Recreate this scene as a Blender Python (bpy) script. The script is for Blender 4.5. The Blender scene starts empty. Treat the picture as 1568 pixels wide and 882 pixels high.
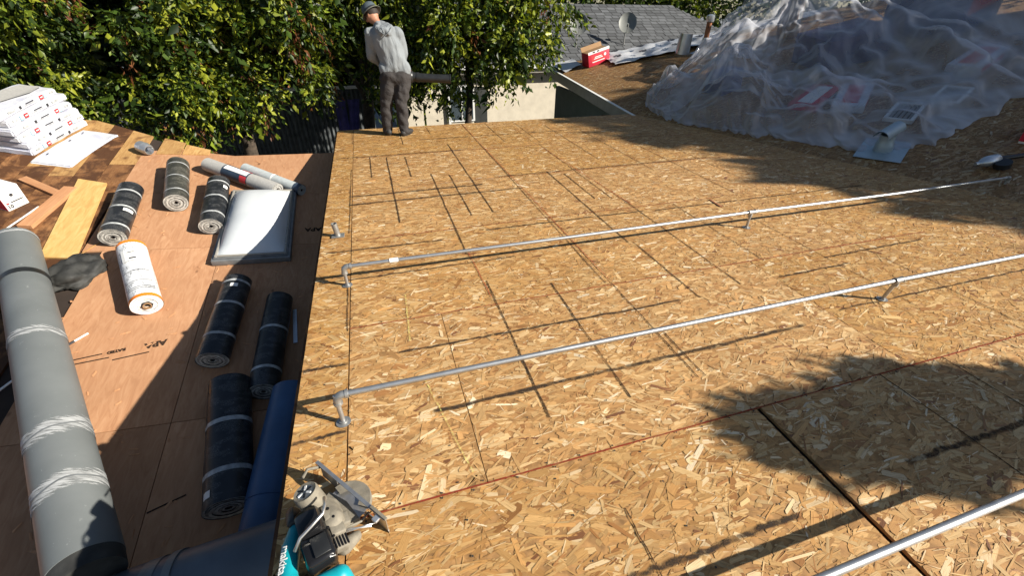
import bpy, bmesh, math, random
import numpy as np
from mathutils import Matrix, Vector, noise as mnoise

# ------------------------------------------------------------------ camera, sky, sun, exposure
SC = bpy.context.scene
COL = SC.collection
cam_d = bpy.data.cameras.new('camera'); cam = bpy.data.objects.new('camera', cam_d); COL.objects.link(cam)
cam_d.sensor_width = 36.0; cam_d.lens = 36.0 * 648 / 1568; cam_d.clip_start = 0.02; cam_d.clip_end = 800
cam.matrix_world = Matrix(((0.95589028, 0.15428334, -0.24994083, 0.0),
                           (-0.29356971, 0.52940813, -0.79595468, 0.0),
                           (0.00951816, 0.8342204, 0.551349, 1.65),
                           (0, 0, 0, 1)))
SC.camera = cam
SUN_TO = Vector((1.6, -1.0, 1.0)).normalized()
world = bpy.data.worlds.new('World'); SC.world = world; world.use_nodes = True
wn = world.node_tree.nodes; wl = world.node_tree.links
bg = wn['Background']; sky = wn.new('ShaderNodeTexSky'); sky.sky_type = 'NISHITA'; sky.sun_disc = False
sky.sun_elevation = math.asin(SUN_TO.z); sky.sun_rotation = math.atan2(SUN_TO.x, SUN_TO.y)
sky.air_density = 1.0; sky.dust_density = 0.6
wl.new(sky.outputs[0], bg.inputs[0]); bg.inputs[1].default_value = 0.052
sun_d = bpy.data.lights.new('sun', 'SUN'); sun = bpy.data.objects.new('sun', sun_d); COL.objects.link(sun)
sun_d.energy = 5.0; sun_d.angle = math.radians(0.53); sun_d.color = (1.0, 0.94, 0.83)
sun.rotation_euler = SUN_TO.to_track_quat('Z', 'Y').to_euler(); sun.location = (30, -20, 20)
SC.view_settings.view_transform = 'Standard'; SC.view_settings.look = 'None'
SC.view_settings.exposure = 0.95; SC.view_settings.gamma = 1.0

rng = np.random.default_rng(7); random.seed(7)
PI = math.pi

# ------------------------------------------------------------------ object helpers
def tag(o, label=None, cat=None, group=None, kind=None):
    if label: o['label'] = label
    if cat: o['category'] = cat
    if group: o['group'] = group
    if kind: o['kind'] = kind
    return o
def empty(name, m=None, label=None, cat=None, group=None):
    o = bpy.data.objects.new(name, None); COL.objects.link(o); o.empty_display_size = .1
    if m is not None: o.matrix_world = m if isinstance(m, Matrix) else Matrix.Translation(m)
    return tag(o, label, cat, group)
def link(name, me, parent=None, m=None):
    o = bpy.data.objects.new(name, me); COL.objects.link(o)
    if parent: o.parent = parent
    if m is not None: o.matrix_local = m if isinstance(m, Matrix) else Matrix.Translation(m)
    return o
def copy_tree(o, parent=None):
    c = o.copy(); COL.objects.link(c); c.parent = parent
    for ch in list(o.children): copy_tree(ch, c)
    return c

class MB:
    """collects shapes into one mesh"""
    def __init__(s): s.v = []; s.f = []; s.mi = []; s.m = 0
    def add(s, vs, fs):
        b = len(s.v); s.v += [tuple(p) for p in vs]; s.f += [tuple(b + i for i in f) for f in fs]; s.mi += [s.m] * len(fs); return s
    def box(s, c, d, M=None, bev=0.0):
        x, y, z = d[0] / 2, d[1] / 2, d[2] / 2
        if bev <= 0:
            vs = [Vector((sx * x, sy * y, sz * z)) for sx in (-1, 1) for sy in (-1, 1) for sz in (-1, 1)]
            fs = [(0, 1, 3, 2), (4, 6, 7, 5), (0, 4, 5, 1), (2, 3, 7, 6), (0, 2, 6, 4), (1, 5, 7, 3)]
        else:
            bm = bmesh.new(); bmesh.ops.create_cube(bm, size=1)
            for v in bm.verts: v.co = Vector((v.co.x * d[0], v.co.y * d[1], v.co.z * d[2]))
            bmesh.ops.bevel(bm, geom=bm.edges[:], offset=bev, segments=2, affect='EDGES', profile=.5)
            bm.verts.index_update(); vs = [v.co.copy() for v in bm.verts]; fs = [[v.index for v in f.verts] for f in bm.faces]; bm.free()
        c = Vector(c)
        return s.add([((M @ p) if M is not None else p) + c for p in vs], fs)
    def tube(s, path, rad, n=12, caps=True, oval=(1, 1)):
        P = [Vector(p) for p in path]; R = rad if hasattr(rad, '__len__') else [rad] * len(P)
        rings = []; up = None
        for i, p in enumerate(P):
            t = (P[min(i + 1, len(P) - 1)] - P[max(i - 1, 0)]).normalized()
            if up is None:
                up = Vector((0, 0, 1)) if abs(t.z) < .9 else Vector((0, 1, 0))
            a = t.cross(up); 
            if a.length < 1e-5: a = t.orthogonal()
            a.normalize(); b = a.cross(t).normalized(); up = b
            rings.append([p + (a * math.cos(2 * PI * k / n) * oval[0] + b * math.sin(2 * PI * k / n) * oval[1]) * R[i] for k in range(n)])
        vs = [q for r in rings for q in r]; fs = []
        for i in range(len(P) - 1):
            for k in range(n):
                k2 = (k + 1) % n; fs.append((i * n + k, i * n + k2, (i + 1) * n + k2, (i + 1) * n + k))
        if caps: fs.append(tuple(range(n - 1, -1, -1))); fs.append(tuple((len(P) - 1) * n + k for k in range(n)))
        return s.add(vs, fs)
    def lathe(s, prof, M=None, n=24, a0=0, a1=2 * PI):
        """prof: list of (r, z) round local z"""
        full = abs(a1 - a0 - 2 * PI) < 1e-4; m = n if full else n + 1; vs = []; fs = []
        for r, z in prof:
            for k in range(m):
                a = a0 + (a1 - a0) * k / n; p = Vector((r * math.cos(a), r * math.sin(a), z)); vs.append((M @ p) if M is not None else p)
        for i in range(len(prof) - 1):
            for k in range(n):
                k2 = (k + 1) % m; fs.append((i * m + k, i * m + k2, (i + 1) * m + k2, (i + 1) * m + k))
        return s.add(vs, fs)
    def prism(s, pts, z0, z1, M=None):
        n = len(pts); vs = [Vector((x, y, z0)) for x, y in pts] + [Vector((x, y, z1)) for x, y in pts]
        if M is not None: vs = [M @ v for v in vs]
        fs = [tuple(range(n - 1, -1, -1)), tuple(range(n, 2 * n))] + [(k, (k + 1) % n, n + (k + 1) % n, n + k) for k in range(n)]
        return s.add(vs, fs)
    def mesh(s, name, mats, smooth=False):
        me = bpy.data.meshes.new(name); me.from_pydata(s.v, [], s.f)
        for m in (mats if isinstance(mats, (list, tuple)) else [mats]): me.materials.append(m)
        me.polygons.foreach_set('material_index', s.mi)
        if smooth:
            me.polygons.foreach_set('use_smooth', [True] * len(s.f))
        me.update()
        if smooth and smooth is not True: me.set_sharp_from_angle(angle=math.radians(smooth))
        return me
    def build(s, name, mats, parent=None, m=None, smooth=False):
        return link(name, s.mesh(name, mats, smooth), parent, m)

def ROT(axis, deg): return Matrix.Rotation(math.radians(deg), 4, axis)
def TR(*p): return Matrix.Translation(p if len(p) == 3 else p[0])
def align(z, x=(1, 0, 0)):
    z = Vector(z).normalized(); x = Vector(x); y = z.cross(x).normalized(); x = y.cross(z)
    return Matrix((x, y, z)).transposed().to_4x4()

# ------------------------------------------------------------------ materials
class NT:
    def __init__(s, name):
        s.mat = bpy.data.materials.new(name); s.mat.use_nodes = True; s.t = s.mat.node_tree; s.n = s.t.nodes
        s.b = s.n['Principled BSDF']; s.out = s.n['Material Output']
    def node(s, ty, **kw):
        n = s.n.new('ShaderNode' + ty)
        for k, v in kw.items(): setattr(n, k, v)
        return n
    def ln(s, a, b): s.t.links.new(a, b)
    def coord(s, kind='Object', scale=(1, 1, 1), rot=(0, 0, 0), rand=False):
        tc = s.node('TexCoord'); mp = s.node('Mapping'); mp.inputs['Scale'].default_value = scale; mp.inputs['Rotation'].default_value = rot
        src = tc.outputs[kind]
        if rand:
            oi = s.node('ObjectInfo'); ml = s.node('VectorMath', operation='SCALE'); ml.inputs[0].default_value = (37.1, 17.7, 9.3)
            s.ln(oi.outputs['Random'], ml.inputs['Scale']); ad = s.node('VectorMath', operation='ADD'); s.ln(src, ad.inputs[0]); s.ln(ml.outputs[0], ad.inputs[1]); src = ad.outputs[0]
        s.ln(src, mp.inputs[0]); return mp.outputs[0]
    def noise(s, vec, scale=5, detail=4, rough=.55, dist=0):
        n = s.node('TexNoise'); n.inputs['Scale'].default_value = scale; n.inputs['Detail'].default_value = detail
        n.inputs['Roughness'].default_value = rough; n.inputs['Distortion'].default_value = dist
        if vec is not None: s.ln(vec, n.inputs['Vector'])
        return n.outputs['Fac']
    def ramp(s, fac, stops):
        r = s.node('ValToRGB'); e = r.color_ramp.elements
        while len(e) < len(stops): e.new(.5)
        for k, (p, c) in enumerate(stops):
            e[k].position = p; e[k].color = (c if hasattr(c, '__len__') else (c, c, c))[:3] + (1,) if hasattr(c, '__len__') else (c, c, c, 1)
        s.ln(fac, r.inputs[0]); return r.outputs[0]
    def mix(s, fac, a, b, mode='MIX'):
        m = s.node('Mix', data_type='RGBA', blend_type=mode)
        for sock, v in ((m.inputs[0], fac), (m.inputs[6], a), (m.inputs[7], b)):
            if hasattr(v, 'is_linked'): s.ln(v, sock)
            elif hasattr(v, '__len__'): sock.default_value = tuple(v)[:3] + (1,)
            else: sock.default_value = v
        return m.outputs[2]
    def math(s, op, a, b=0.0):
        m = s.node('Math', operation=op)
        for k, v in enumerate((a, b)):
            if hasattr(v, 'is_linked'): s.ln(v, m.inputs[k])
            else: m.inputs[k].default_value = v
        return m.outputs[0]
    def col(s, c):
        if hasattr(c, 'is_linked'): s.ln(c, s.b.inputs['Base Color'])
        else: s.b.inputs['Base Color'].default_value = tuple(c)[:3] + (1,)
        return s
    def set(s, rough=None, metal=None, spec=None):
        for k, v in (('Roughness', rough), ('Metallic', metal), ('Specular IOR Level', spec)):
            if v is None: continue
            if hasattr(v, 'is_linked'): s.ln(v, s.b.inputs[k])
            else: s.b.inputs[k].default_value = v
        return s
    def bump(s, h, strength=.3, dist=.01):
        b = s.node('Bump'); b.inputs['Strength'].default_value = strength; b.inputs['Distance'].default_value = dist
        s.ln(h, b.inputs['Height']); s.ln(b.outputs[0], s.b.inputs['Normal']); return s

def plain(name, c, rough=.6, metal=0, var=.25, scale=6, bump=.15, bscale=60, spec=.4, kind='Object'):
    t = NT(name); v = t.coord(kind, rand=True); n = t.noise(v, scale, 5)
    c = tuple(c); lo = tuple(x * (1 - var) for x in c); hi = tuple(min(1, x * (1 + var)) for x in c)
    t.col(t.ramp(n, [(.3, lo), (.7, hi)])).set(rough, metal, spec)
    if bump: t.bump(t.noise(v, bscale, 3), bump, .004)
    return t.mat

def wood(name, dark, mid, light, stretch=(14, 1.2, 14), scale=3.0, knots=True, stain=0.0, stain_col=(.05, .03, .02), rough=.75):
    t = NT(name); v = t.coord('Object', stretch, rand=True); v2 = t.coord('Object', rand=True)
    g = t.noise(v, scale, 7, .6, 1.2)
    c = t.ramp(g, [(.28, dark), (.5, mid), (.72, light)])
    big = t.noise(v2, 1.3, 4); c = t.mix(t.ramp(big, [(.35, 0.0), (.7, .55)]), c, tuple(x * .72 for x in mid))
    if knots:
        vo = t.node('TexVoronoi'); vo.inputs['Scale'].default_value = 2.6; t.ln(t.coord('Object', (1.3, .8, 1), rand=True), vo.inputs['Vector'])
        k = t.ramp(vo.outputs['Distance'], [(.03, 1.0), (.075, 0.0)]); c = t.mix(k, c, tuple(x * .45 for x in dark))
    if stain > 0:
        st = t.noise(v2, 4.2, 6, .65, .5); c = t.mix(t.ramp(st, [(.62 - stain * .3, 0.0), (.72 - stain * .25, .85)]), c, stain_col)
    oi = t.node('ObjectInfo'); hs = t.node('HueSaturation'); t.ln(t.math('ADD', t.math('MULTIPLY', oi.outputs['Random'], .3), .85), hs.inputs['Value']); t.ln(c, hs.inputs['Color'])
    t.col(hs.outputs[0]).set(rough, 0, .25).bump(g, .25, .003)
    return t.mat

def osb_strand():
    t = NT('osb_strand'); at = t.node('Attribute', attribute_name='tint'); uv = t.node('UVMap', uv_map='grain')
    mp = t.node('Mapping'); mp.inputs['Scale'].default_value = (5, 120, 1); t.ln(uv.outputs[0], mp.inputs[0])
    g = t.noise(mp.outputs[0], 3.0, 4, .6, .4)
    c = t.mix(1.0, at.outputs['Color'], t.ramp(g, [(.28, (.60, .55, .48)), (.46, (.96, .95, .94)), (.75, (1.18, 1.17, 1.14))]), 'MULTIPLY')
    wv = t.coord('Object'); dirt = t.noise(wv, .9, 5, .6); c = t.mix(t.ramp(dirt, [(.38, 0.0), (.75, .30)]), c, (.20, .105, .045))
    oi = t.node('ObjectInfo'); hs = t.node('HueSaturation'); t.ln(t.math('ADD', t.math('MULTIPLY', oi.outputs['Random'], .12), .94), hs.inputs['Value']); t.ln(t.math('ADD', t.math('MULTIPLY', oi.outputs['Random'], -.08), 1.10), hs.inputs['Saturation']); t.ln(c, hs.inputs['Color']); t.col(hs.outputs[0]).set(.55, 0, .38).bump(g, .25, .0015); return t.mat
def line_mat(name, c, cover=.5, scale=30, soft=True):
    t = NT(name); v = t.coord('Object', (1, 1, 1)); n = t.noise(v, scale, 5, .7); n2 = t.noise(v, 2.3, 3, .6); n3 = t.noise(v, 140, 3, .6)
    a = t.math('MULTIPLY', t.ramp(n, [(.66 - cover * .5, 0.0), (.80 - cover * .3, 1.0)]), t.ramp(n2, [(.22, .45), (.48, 1.0)])); a = t.math('MULTIPLY', a, t.ramp(n3, [(.35, .6), (.55, 1.0)]))
    if soft:
        e = t.node('Attribute', attribute_name='edge'); a = t.math('MULTIPLY', a, t.ramp(e.outputs['Fac'], [(.0, 0.0), (.55, 1.0)]))
    t.col(c).set(.9, 0, .1); t.ln(a, t.b.inputs['Alpha']); return t.mat
def leaf_mat(name, sheen=.35):
    t = NT(name); at = t.node('Attribute', attribute_name='tint'); t.col(at.outputs['Color']).set(.42, 0, sheen)
    tr = t.node('BsdfTranslucent'); hs = t.mix(1.0, at.outputs['Color'], (1.5, 1.5, .55), 'MULTIPLY'); t.ln(hs, tr.inputs[0])
    mx = t.node('MixShader'); mx.inputs[0].default_value = .25; t.ln(t.b.outputs[0], mx.inputs[1]); t.ln(tr.outputs[0], mx.inputs[2]); t.ln(mx.outputs[0], t.out.inputs[0]); return t.mat

MT = {}
MT['strand'] = osb_strand()
MT['osb_core'] = plain('osb_core', (.36, .19, .068), .8, scale=25, var=.4)
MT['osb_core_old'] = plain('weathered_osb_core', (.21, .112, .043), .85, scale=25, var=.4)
MT['ply'] = wood('plywood_red', (.33, .160, .080), (.42, .220, .115), (.49, .280, .155), (10, 1.0, 10), 2.2)
MT['plank'] = wood('old_plank', (.15, .062, .024), (.25, .115, .045), (.36, .19, .08), (16, 1.2, 16), 2.4, True, .75, (.055, .022, .010))
MT['plank_new'] = wood('pale_plank', (.26, .13, .045), (.42, .24, .09), (.52, .33, .14), (14, 1.2, 14), 2.0, True, .25, (.12, .05, .02))
MT['yellow'] = wood('yellow_plywood', (.42, .24, .075), (.55, .34, .12), (.66, .45, .19), (9, .9, 9), 2.0)
MT['lumber'] = wood('lumber', (.38, .17, .08), (.50, .25, .12), (.60, .34, .18), (14, 1, 14), 2.0, False)
MT['felt'] = plain('dark_underlay', (.03, .02, .015), .95)
MT['pencil'] = line_mat('dark_scuff', (.045, .032, .024), .78, 22)
MT['chalk_dark'] = line_mat('dark_chalk', (.035, .022, .015), 1.0, 40)
MT['red'] = line_mat('red_chalk', (.28, .035, .02), .95, 60)
MT['yel'] = line_mat('yellow_chalk', (.62, .56, .18), .5, 70)
MT['conduit'] = plain('galvanised_conduit', (.42, .43, .44), .40, .8, .12, 20, .06, 200)
MT['zinc'] = plain('zinc_fitting', (.36, .36, .35), .45, .7, .2, 30, .1, 120)
MT['whitelabel'] = plain('white_paper', (.75, .74, .71), .7, 0, .06)
def duct_mat():
    t = NT('grey_duct_paint'); v = t.coord('Object'); n = t.noise(v, 2.2, 5); n2 = t.noise(v, 26, 4, .7); n3 = t.noise(t.coord('Object', (1, 3, 1)), 9, 5, .7)
    c = t.ramp(n, [(.3, (.125, .136, .136)), (.7, (.165, .177, .177))])
    c = t.mix(t.ramp(n2, [(.66, 0.0), (.74, .5)]), c, (.42, .43, .42)); c = t.mix(t.ramp(n3, [(.60, 0.0), (.75, .3)]), c, (.12, .13, .135))
    t.col(c).set(.48, 0, .4).bump(n2, .08, .003); return t.mat
MT['duct'] = duct_mat()
def mastic_mat():
    t = NT('brushed_mastic'); v = t.coord('Object', (3.0, 24, 3.0)); n = t.noise(v, 3.5, 6, .7); e = t.node('Attribute', attribute_name='edge')
    a = t.math('ADD', t.math('MULTIPLY', n, 1.5), t.math('MULTIPLY', e.outputs['Fac'], .55)); al = t.ramp(a, [(.80, 0.0), (1.06, .95)])
    t.col(t.ramp(n, [(.35, (.20, .205, .205)), (.62, (.46, .47, .47))])).set(.7, 0, .3).bump(n, .5, .004); t.ln(al, t.b.inputs['Alpha']); return t.mat
MT['mastic'] = mastic_mat()
MT['black'] = plain('black_plastic', (.018, .019, .02), .38, 0, .3, 12, .05, 150)
MT['rubber'] = plain('tar_black', (.03, .03, .028), .7, 0, .5, 9, .6, 30)
MT['bluewrap'] = plain('blue_painted_duct', (.040, .090, .185), .4, 0, .18, 4, .05, 40)
MT['duct_shaded'] = plain('shade_tinted_duct', (.10, .115, .135), .42, 0, .2, 4, .06, 40)  # same metal as the big duct, coloured darker and bluer to stand for shade
def roll_mat(name, base, ink, amt):
    t = NT(name); v = t.coord('Object', rand=True)
    br = t.node('TexBrick'); br.inputs['Scale'].default_value = 1; br.inputs['Brick Width'].default_value = .035; br.inputs['Row Height'].default_value = .045; br.inputs['Mortar Size'].default_value = .012
    t.ln(t.coord('Object', (1, 1, 1), rand=True), br.inputs['Vector'])
    n = t.noise(v, 9, 5, .65); fine = t.noise(t.coord('Object', (60, 160, 60), rand=True), 2, 3, .7)
    blocks = t.ramp(t.noise(t.coord('Object', (5, 9, 5), rand=True), 1.6, 2), [(.50, 0.0), (.53, 1.0)])
    txt = t.math('MULTIPLY', blocks, t.ramp(fine, [(.50, 0.0), (.56, 1.0)]))
    c = t.ramp(n, [(.3, base), (.75, tuple(x * 1.7 + .004 for x in base))]); c = t.mix(t.math('MULTIPLY', txt, amt), c, ink)
    t.col(c).set(t.ramp(n, [(.3, .25), (.7, .5)]), 0, .5).bump(t.noise(t.coord('Object', (6, 40, 6), rand=True), 3, 4), .25, .004); return t.mat
MT['roll'] = roll_mat('black_roll_film', (.010, .011, .013), (.13, .13, .13), .55)
MT['roll_dusty'] = roll_mat('dusty_roll_film', (.030, .030, .026), (.20, .19, .16), .55)
MT['tape'] = plain('white_tape', (.36, .37, .37), .5, 0, .35, 26, .1, 90)
MT['layer'] = plain('talc_edge', (.46, .44, .40), .9, 0, .35, 30, .6, 80)
MT['layer_dark'] = plain('bitumen_edge', (.27, .255, .23), .9, 0, .5, 30, .5, 80)
MT['feltgrey'] = plain('grey_felt_roll', (.34, .33, .31), .9, 0, .1, 40, .25, 200)
MT['feltpale'] = plain('pale_felt_roll', (.38, .41, .41), .8, 0, .12, 25, .2, 120)
MT['redlabel'] = plain('red_label', (.50, .035, .04), .5, 0, .1)
MT['navy'] = plain('navy_label', (.03, .045, .07), .5, 0, .2)
MT['orange'] = plain('orange_film', (.78, .21, .015), .35, 0, .12, 8, .2, 40)
def white_wrap(name, c=(.58, .59, .62), lav=.45):
    t = NT(name); v = t.coord('Object', rand=True); n = t.noise(v, 7, 5, .6, .6); n2 = t.noise(t.coord('Object', (1, 1, 3), rand=True), 18, 4, .65, .8)
    t.col(t.mix(t.ramp(n, [(.4, 0.0), (.65, lav)]), c, (.33, .34, .50))).set(.28, 0, .5).bump(n2, .55, .010); return t.mat
MT['wrap'] = white_wrap('white_bundle_wrap')
def printed(name, base, ink, amt=.6, sc=(30, 30, 90)):
    t = NT(name); fine = t.noise(t.coord('Object', sc, rand=True), 2, 2, .6); blk = t.noise(t.coord('Object', (4, 4, 14), rand=True), 2, 2)
    m = t.math('MULTIPLY', t.ramp(fine, [(.49, 0.0), (.55, amt)]), t.ramp(blk, [(.44, 0.0), (.48, 1.0)]))
    t.col(t.mix(m, base, ink)).set(.4, 0, .4).bump(t.noise(t.coord('Object', rand=True), 14, 4), .3, .006); return t.mat
MT['printwrap'] = printed('printed_white_film', (.72, .73, .74), (.06, .06, .07))
MT['lightblue'] = plain('light_blue_print', (.38, .62, .76), .45, 0, .1)
MT['ink'] = plain('black_ink', (.03, .03, .035), .6, 0, .2)
MT['carton_w'] = plain('white_carton', (.72, .71, .68), .7, 0, .06)
MT['carton_r'] = plain('red_carton', (.52, .02, .045), .55, 0, .12)
MT['cardboard'] = plain('cardboard', (.30, .18, .09), .85, 0, .12)
MT['skyframe'] = plain('skylight_frame', (.19, .20, .205), .5, .3, .2, 12)
def dome_mat():
    t = NT('acrylic_dome'); v = t.coord('Object'); n = t.noise(v, 30, 4, .7); d = t.noise(v, 3, 4)
    t.col(t.mix(t.ramp(n, [(.6, 0.0), (.72, .35)]), t.ramp(d, [(.3, (.50, .53, .55)), (.7, (.58, .60, .61))]), (.5, .5, .5))).set(t.ramp(d, [(.3, .30), (.7, .45)]), 0, .5); return t.mat
MT['dome'] = dome_mat()
MT['bark'] = plain('bark', (.06, .045, .032), .95, 0, .4, 14, .9, 25)
MT['leaf'] = leaf_mat('green_leaf'); MT['deadleaf'] = leaf_mat('brown_leaf', .15)
MT['stucco'] = plain('beige_stucco', (.56, .50, .40), .92, 0, .1, 3, .4, 160)
MT['stucco_g'] = plain('grey_green_stucco', (.20, .21, .17), .92, 0, .12, 3, .4, 160)
MT['trim'] = plain('white_trim', (.66, .66, .64), .5, 0, .08)
MT['gutter'] = plain('grey_gutter', (.33, .31, .27), .45, .2, .12)
MT['glass'] = plain('window_glass', (.05, .065, .075), .06, 0, .2, 2, 0, 1, .9)
def shingle_mat():
    t = NT('grey_shingle'); at = t.node('Attribute', attribute_name='tint'); n = t.noise(t.coord('Object'), 60, 4, .7); t.col(t.mix(1.0, at.outputs['Color'], t.ramp(n, [(.3, (.7, .7, .7)), (.7, (1.25, 1.25, 1.25))]), 'MULTIPLY')).set(.95, 0, .2).bump(n, .5, .004); return t.mat
MT['shingle'] = shingle_mat()
MT['corr'] = plain('weathered_fence', (.075, .082, .085), .7, .2, .35, 5)
MT['darkwood'] = plain('dark_stained_timber', (.03, .032, .03), .8, 0, .3)
MT['concrete'] = plain('yard_concrete', (.16, .17, .18), .9, 0, .3, 1.3, .2, 60)
MT['dish'] = plain('dish_grey', (.20, .205, .19), .55, .1, .08)
MT['rust'] = plain('rusty_pipe', (.30, .12, .055), .85, .1, .4, 14, .4, 60)
MT['flash'] = plain('galvanised_flashing', (.55, .57, .59), .32, .75, .12, 8, .06, 60)
MT['flashpaint'] = plain('blue_grey_flashing', (.34, .42, .47), .4, .35, .12, 5, .06, 60)
MT['paper'] = white_wrap('white_underlayment', (.66, .66, .66), .2)
MT['teal'] = plain('teal_plastic', (.005, .28, .33), .4, 0, .1, 10, .05, 150)
MT['dust'] = plain('dusty_alloy', (.205, .182, .142), .75, .15, .25, 25, .3, 90)
MT['steel'] = plain('brushed_steel', (.55, .54, .52), .35, .85, .15, 30, .05, 100)
MT['gloss_black'] = plain('glossy_black_plastic', (.010, .010, .011), .16, 0, .2, 8, .03, 100)
MT['purple'] = plain('purple_cloth', (.07, .055, .17), .85, 0, .3, 6)
MT['limepost'] = plain('lime_stake', (.36, .42, .04), .6, 0, .15)
MT['bluetarp'] = plain('blue_grey_tarp', (.10, .12, .24), .6, 0, .25, 3, .3, 15)
MT['violet'] = plain('dusk_violet_sheet', (.085, .075, .14), .6, 0, .25, 3, .3, 15)

# ------------------------------------------------------------------ planes of the place
def zl(x, y): return -1.8 - .1 * x + .2 * y                       # lower roof, rising away from the viewer
LN = Vector((.1, -.2, 1)).normalized()
def zr(x, y): return .245 * (x - 4.7) + .08 * (y - 7.5)           # right-hand pitched roof
RN = Vector((-.245, -.08, 1)).normalized()
def LF(x, y, yaw=0.0, up=0.0):
    """frame standing on the lower roof: local z = roof normal, local y = up the slope turned by yaw degrees"""
    d = Vector((-math.sin(math.radians(yaw)), math.cos(math.radians(yaw)), 0)); d = (d - LN * d.dot(LN)).normalized(); x_ = d.cross(LN)
    m = Matrix((x_, d, LN)).transposed().to_4x4(); m.translation = Vector((x, y, zl(x, y))) + LN * up; return m
def RF(x, y, yaw=0.0, up=0.0):
    d = Vector((-math.sin(math.radians(yaw)), math.cos(math.radians(yaw)), 0)); d = (d - RN * d.dot(RN)).normalized(); x_ = d.cross(RN)
    m = Matrix((x_, d, RN)).transposed().to_4x4(); m.translation = Vector((x, y, zr(x, y))) + RN * up; return m
GROUND = -3.1

# ------------------------------------------------------------------ ground and yard
tag(MB().box((0, 60, GROUND - .1), (600, 600, .2)).build('ground', MT['concrete']), kind='structure')

# ------------------------------------------------------------------ OSB panels
STR_PAL = np.array([(.50, .292, .106), (.45, .250, .085), (.56, .358, .145), (.39, .202, .066), (.66, .465, .225), (.30, .138, .044), (.50, .264, .088), (.18, .075, .029), (.73, .56, .31)]) * np.array([1.05, 1.12, 1.40])
STR_P = np.array([.25, .20, .17, .135, .06, .06, .10, .01, .015])
def strand_mesh(w, h, cover=3.4, seed=0, big=1.0, tone=1.0, clip=None):
    """flat wood strands pressed over a w x h panel, mostly along x"""
    g = np.random.default_rng(seed); n = int(w * h / (.085 * .017 * big * big) * cover * .80)
    L = g.lognormal(math.log(.076), .45, n) * big; L = np.clip(L, .02, .19); W = np.clip(g.lognormal(math.log(.0145), .62, n) * big, .003, .038)
    sl = g.random(n) < .38; W[sl] = g.uniform(.0018, .0055, sl.sum()); L[sl] *= g.uniform(.45, 1.1, sl.sum())
    th = g.normal(0, .42, n) + np.where(g.random(n) < .17, g.uniform(-1.5, 1.5, n), 0)
    cx = g.uniform(0, w, n); cy = g.uniform(0, h, n); cz = g.uniform(.0003, .0021, n) + np.where(sl, .0004, 0)
    if clip is not None:
        k_ = (clip[0] * cx + clip[1] * cy) <= clip[2] - .03; L, W, th, cx, cy, cz, sl = (q[k_] for q in (L, W, th, cx, cy, cz, sl)); n = len(L)
    ux, uy = np.cos(th), np.sin(th)
    # six-sided outline with slanted, ragged ends
    s1 = g.uniform(-.3, .3, n); s2 = g.uniform(-.3, .3, n); t1 = g.uniform(.62, 1, n); t2 = g.uniform(.62, 1, n)
    a = np.stack([-L / 2, L / 2 * (.75 + s1 * .3), L / 2, L / 2 * .9, -L / 2 * (.7 + s2 * .3), -L / 2 * .96], 1)
    b = np.stack([-W / 2 * t1, -W / 2, -W / 2 * .25 * (1 + s2), W / 2 * t2, W / 2, W / 2 * .2 * (1 + s1)], 1)
    tl = g.normal(0, .014, n)[:, None]; tw = g.normal(0, .050, n)[:, None]
    X = np.clip(cx[:, None] + a * ux[:, None] - b * uy[:, None], .0005, w - .0005); Y = np.clip(cy[:, None] + a * uy[:, None] + b * ux[:, None], .0005, h - .0005)
    Z = cz[:, None] + a * tl + b * tw; Z = np.clip(Z, .0001, .0035)
    co = np.stack([X, Y, Z], 2).reshape(-1, 3)
    me = bpy.data.meshes.new('strands'); me.vertices.add(n * 6); me.vertices.foreach_set('co', co.ravel().astype(np.float32))
    me.loops.add(n * 6); me.loops.foreach_set('vertex_index', np.arange(n * 6, dtype=np.int32)); me.polygons.add(n)
    me.polygons.foreach_set('loop_start', np.arange(0, n * 6, 6, dtype=np.int32))
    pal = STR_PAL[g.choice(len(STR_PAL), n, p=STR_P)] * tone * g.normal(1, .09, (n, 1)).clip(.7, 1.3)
    at = me.attributes.new('tint', 'FLOAT_COLOR', 'FACE'); at.data.foreach_set('color', np.c_[pal, np.ones(n)].astype(np.float32).ravel())
    uv = me.uv_layers.new(name='grain'); off = g.uniform(0, 50, (n, 1))
    uv.data.foreach_set('uv', np.stack([a + off, b + off * .37], 2).astype(np.float32).ravel())
    me.materials.append(MT['strand']); me.update(calc_edges=True); return me
_seed = [100]
def osb_panel(parent, x0, x1, y0, y1, cover, M=None, big=1.0, gap=.0016, lift=0.0, tone=1.0, clip=None):
    _seed[0] += 1; w, h = x1 - x0 - 2 * gap, y1 - y0 - 2 * gap
    m = TR(x0 + gap, y0 + gap, lift); m = (M @ m) if M is not None else m
    pts = [(0, 0), (w, 0), (w, h), (0, h)]
    if clip is not None:
        sd = [clip[0] * x_ + clip[1] * y_ - clip[2] for x_, y_ in pts]; out = []
        for k in range(4):
            a, b_, sa, sb = pts[k], pts[(k + 1) % 4], sd[k], sd[(k + 1) % 4]
            if sa <= 0: out.append(a)
            if sa * sb < 0: t_ = sa / (sa - sb); out.append((a[0] + (b_[0] - a[0]) * t_, a[1] + (b_[1] - a[1]) * t_))
        pts = out
        if len(pts) < 3: return None
        if all(q <= 0 for q in sd): clip = None
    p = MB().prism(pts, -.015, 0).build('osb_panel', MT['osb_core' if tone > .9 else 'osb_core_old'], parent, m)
    tag(link('wood_strands', strand_mesh(w, h, cover, _seed[0], big, tone, clip), p), kind='stuff'); return p

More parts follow.
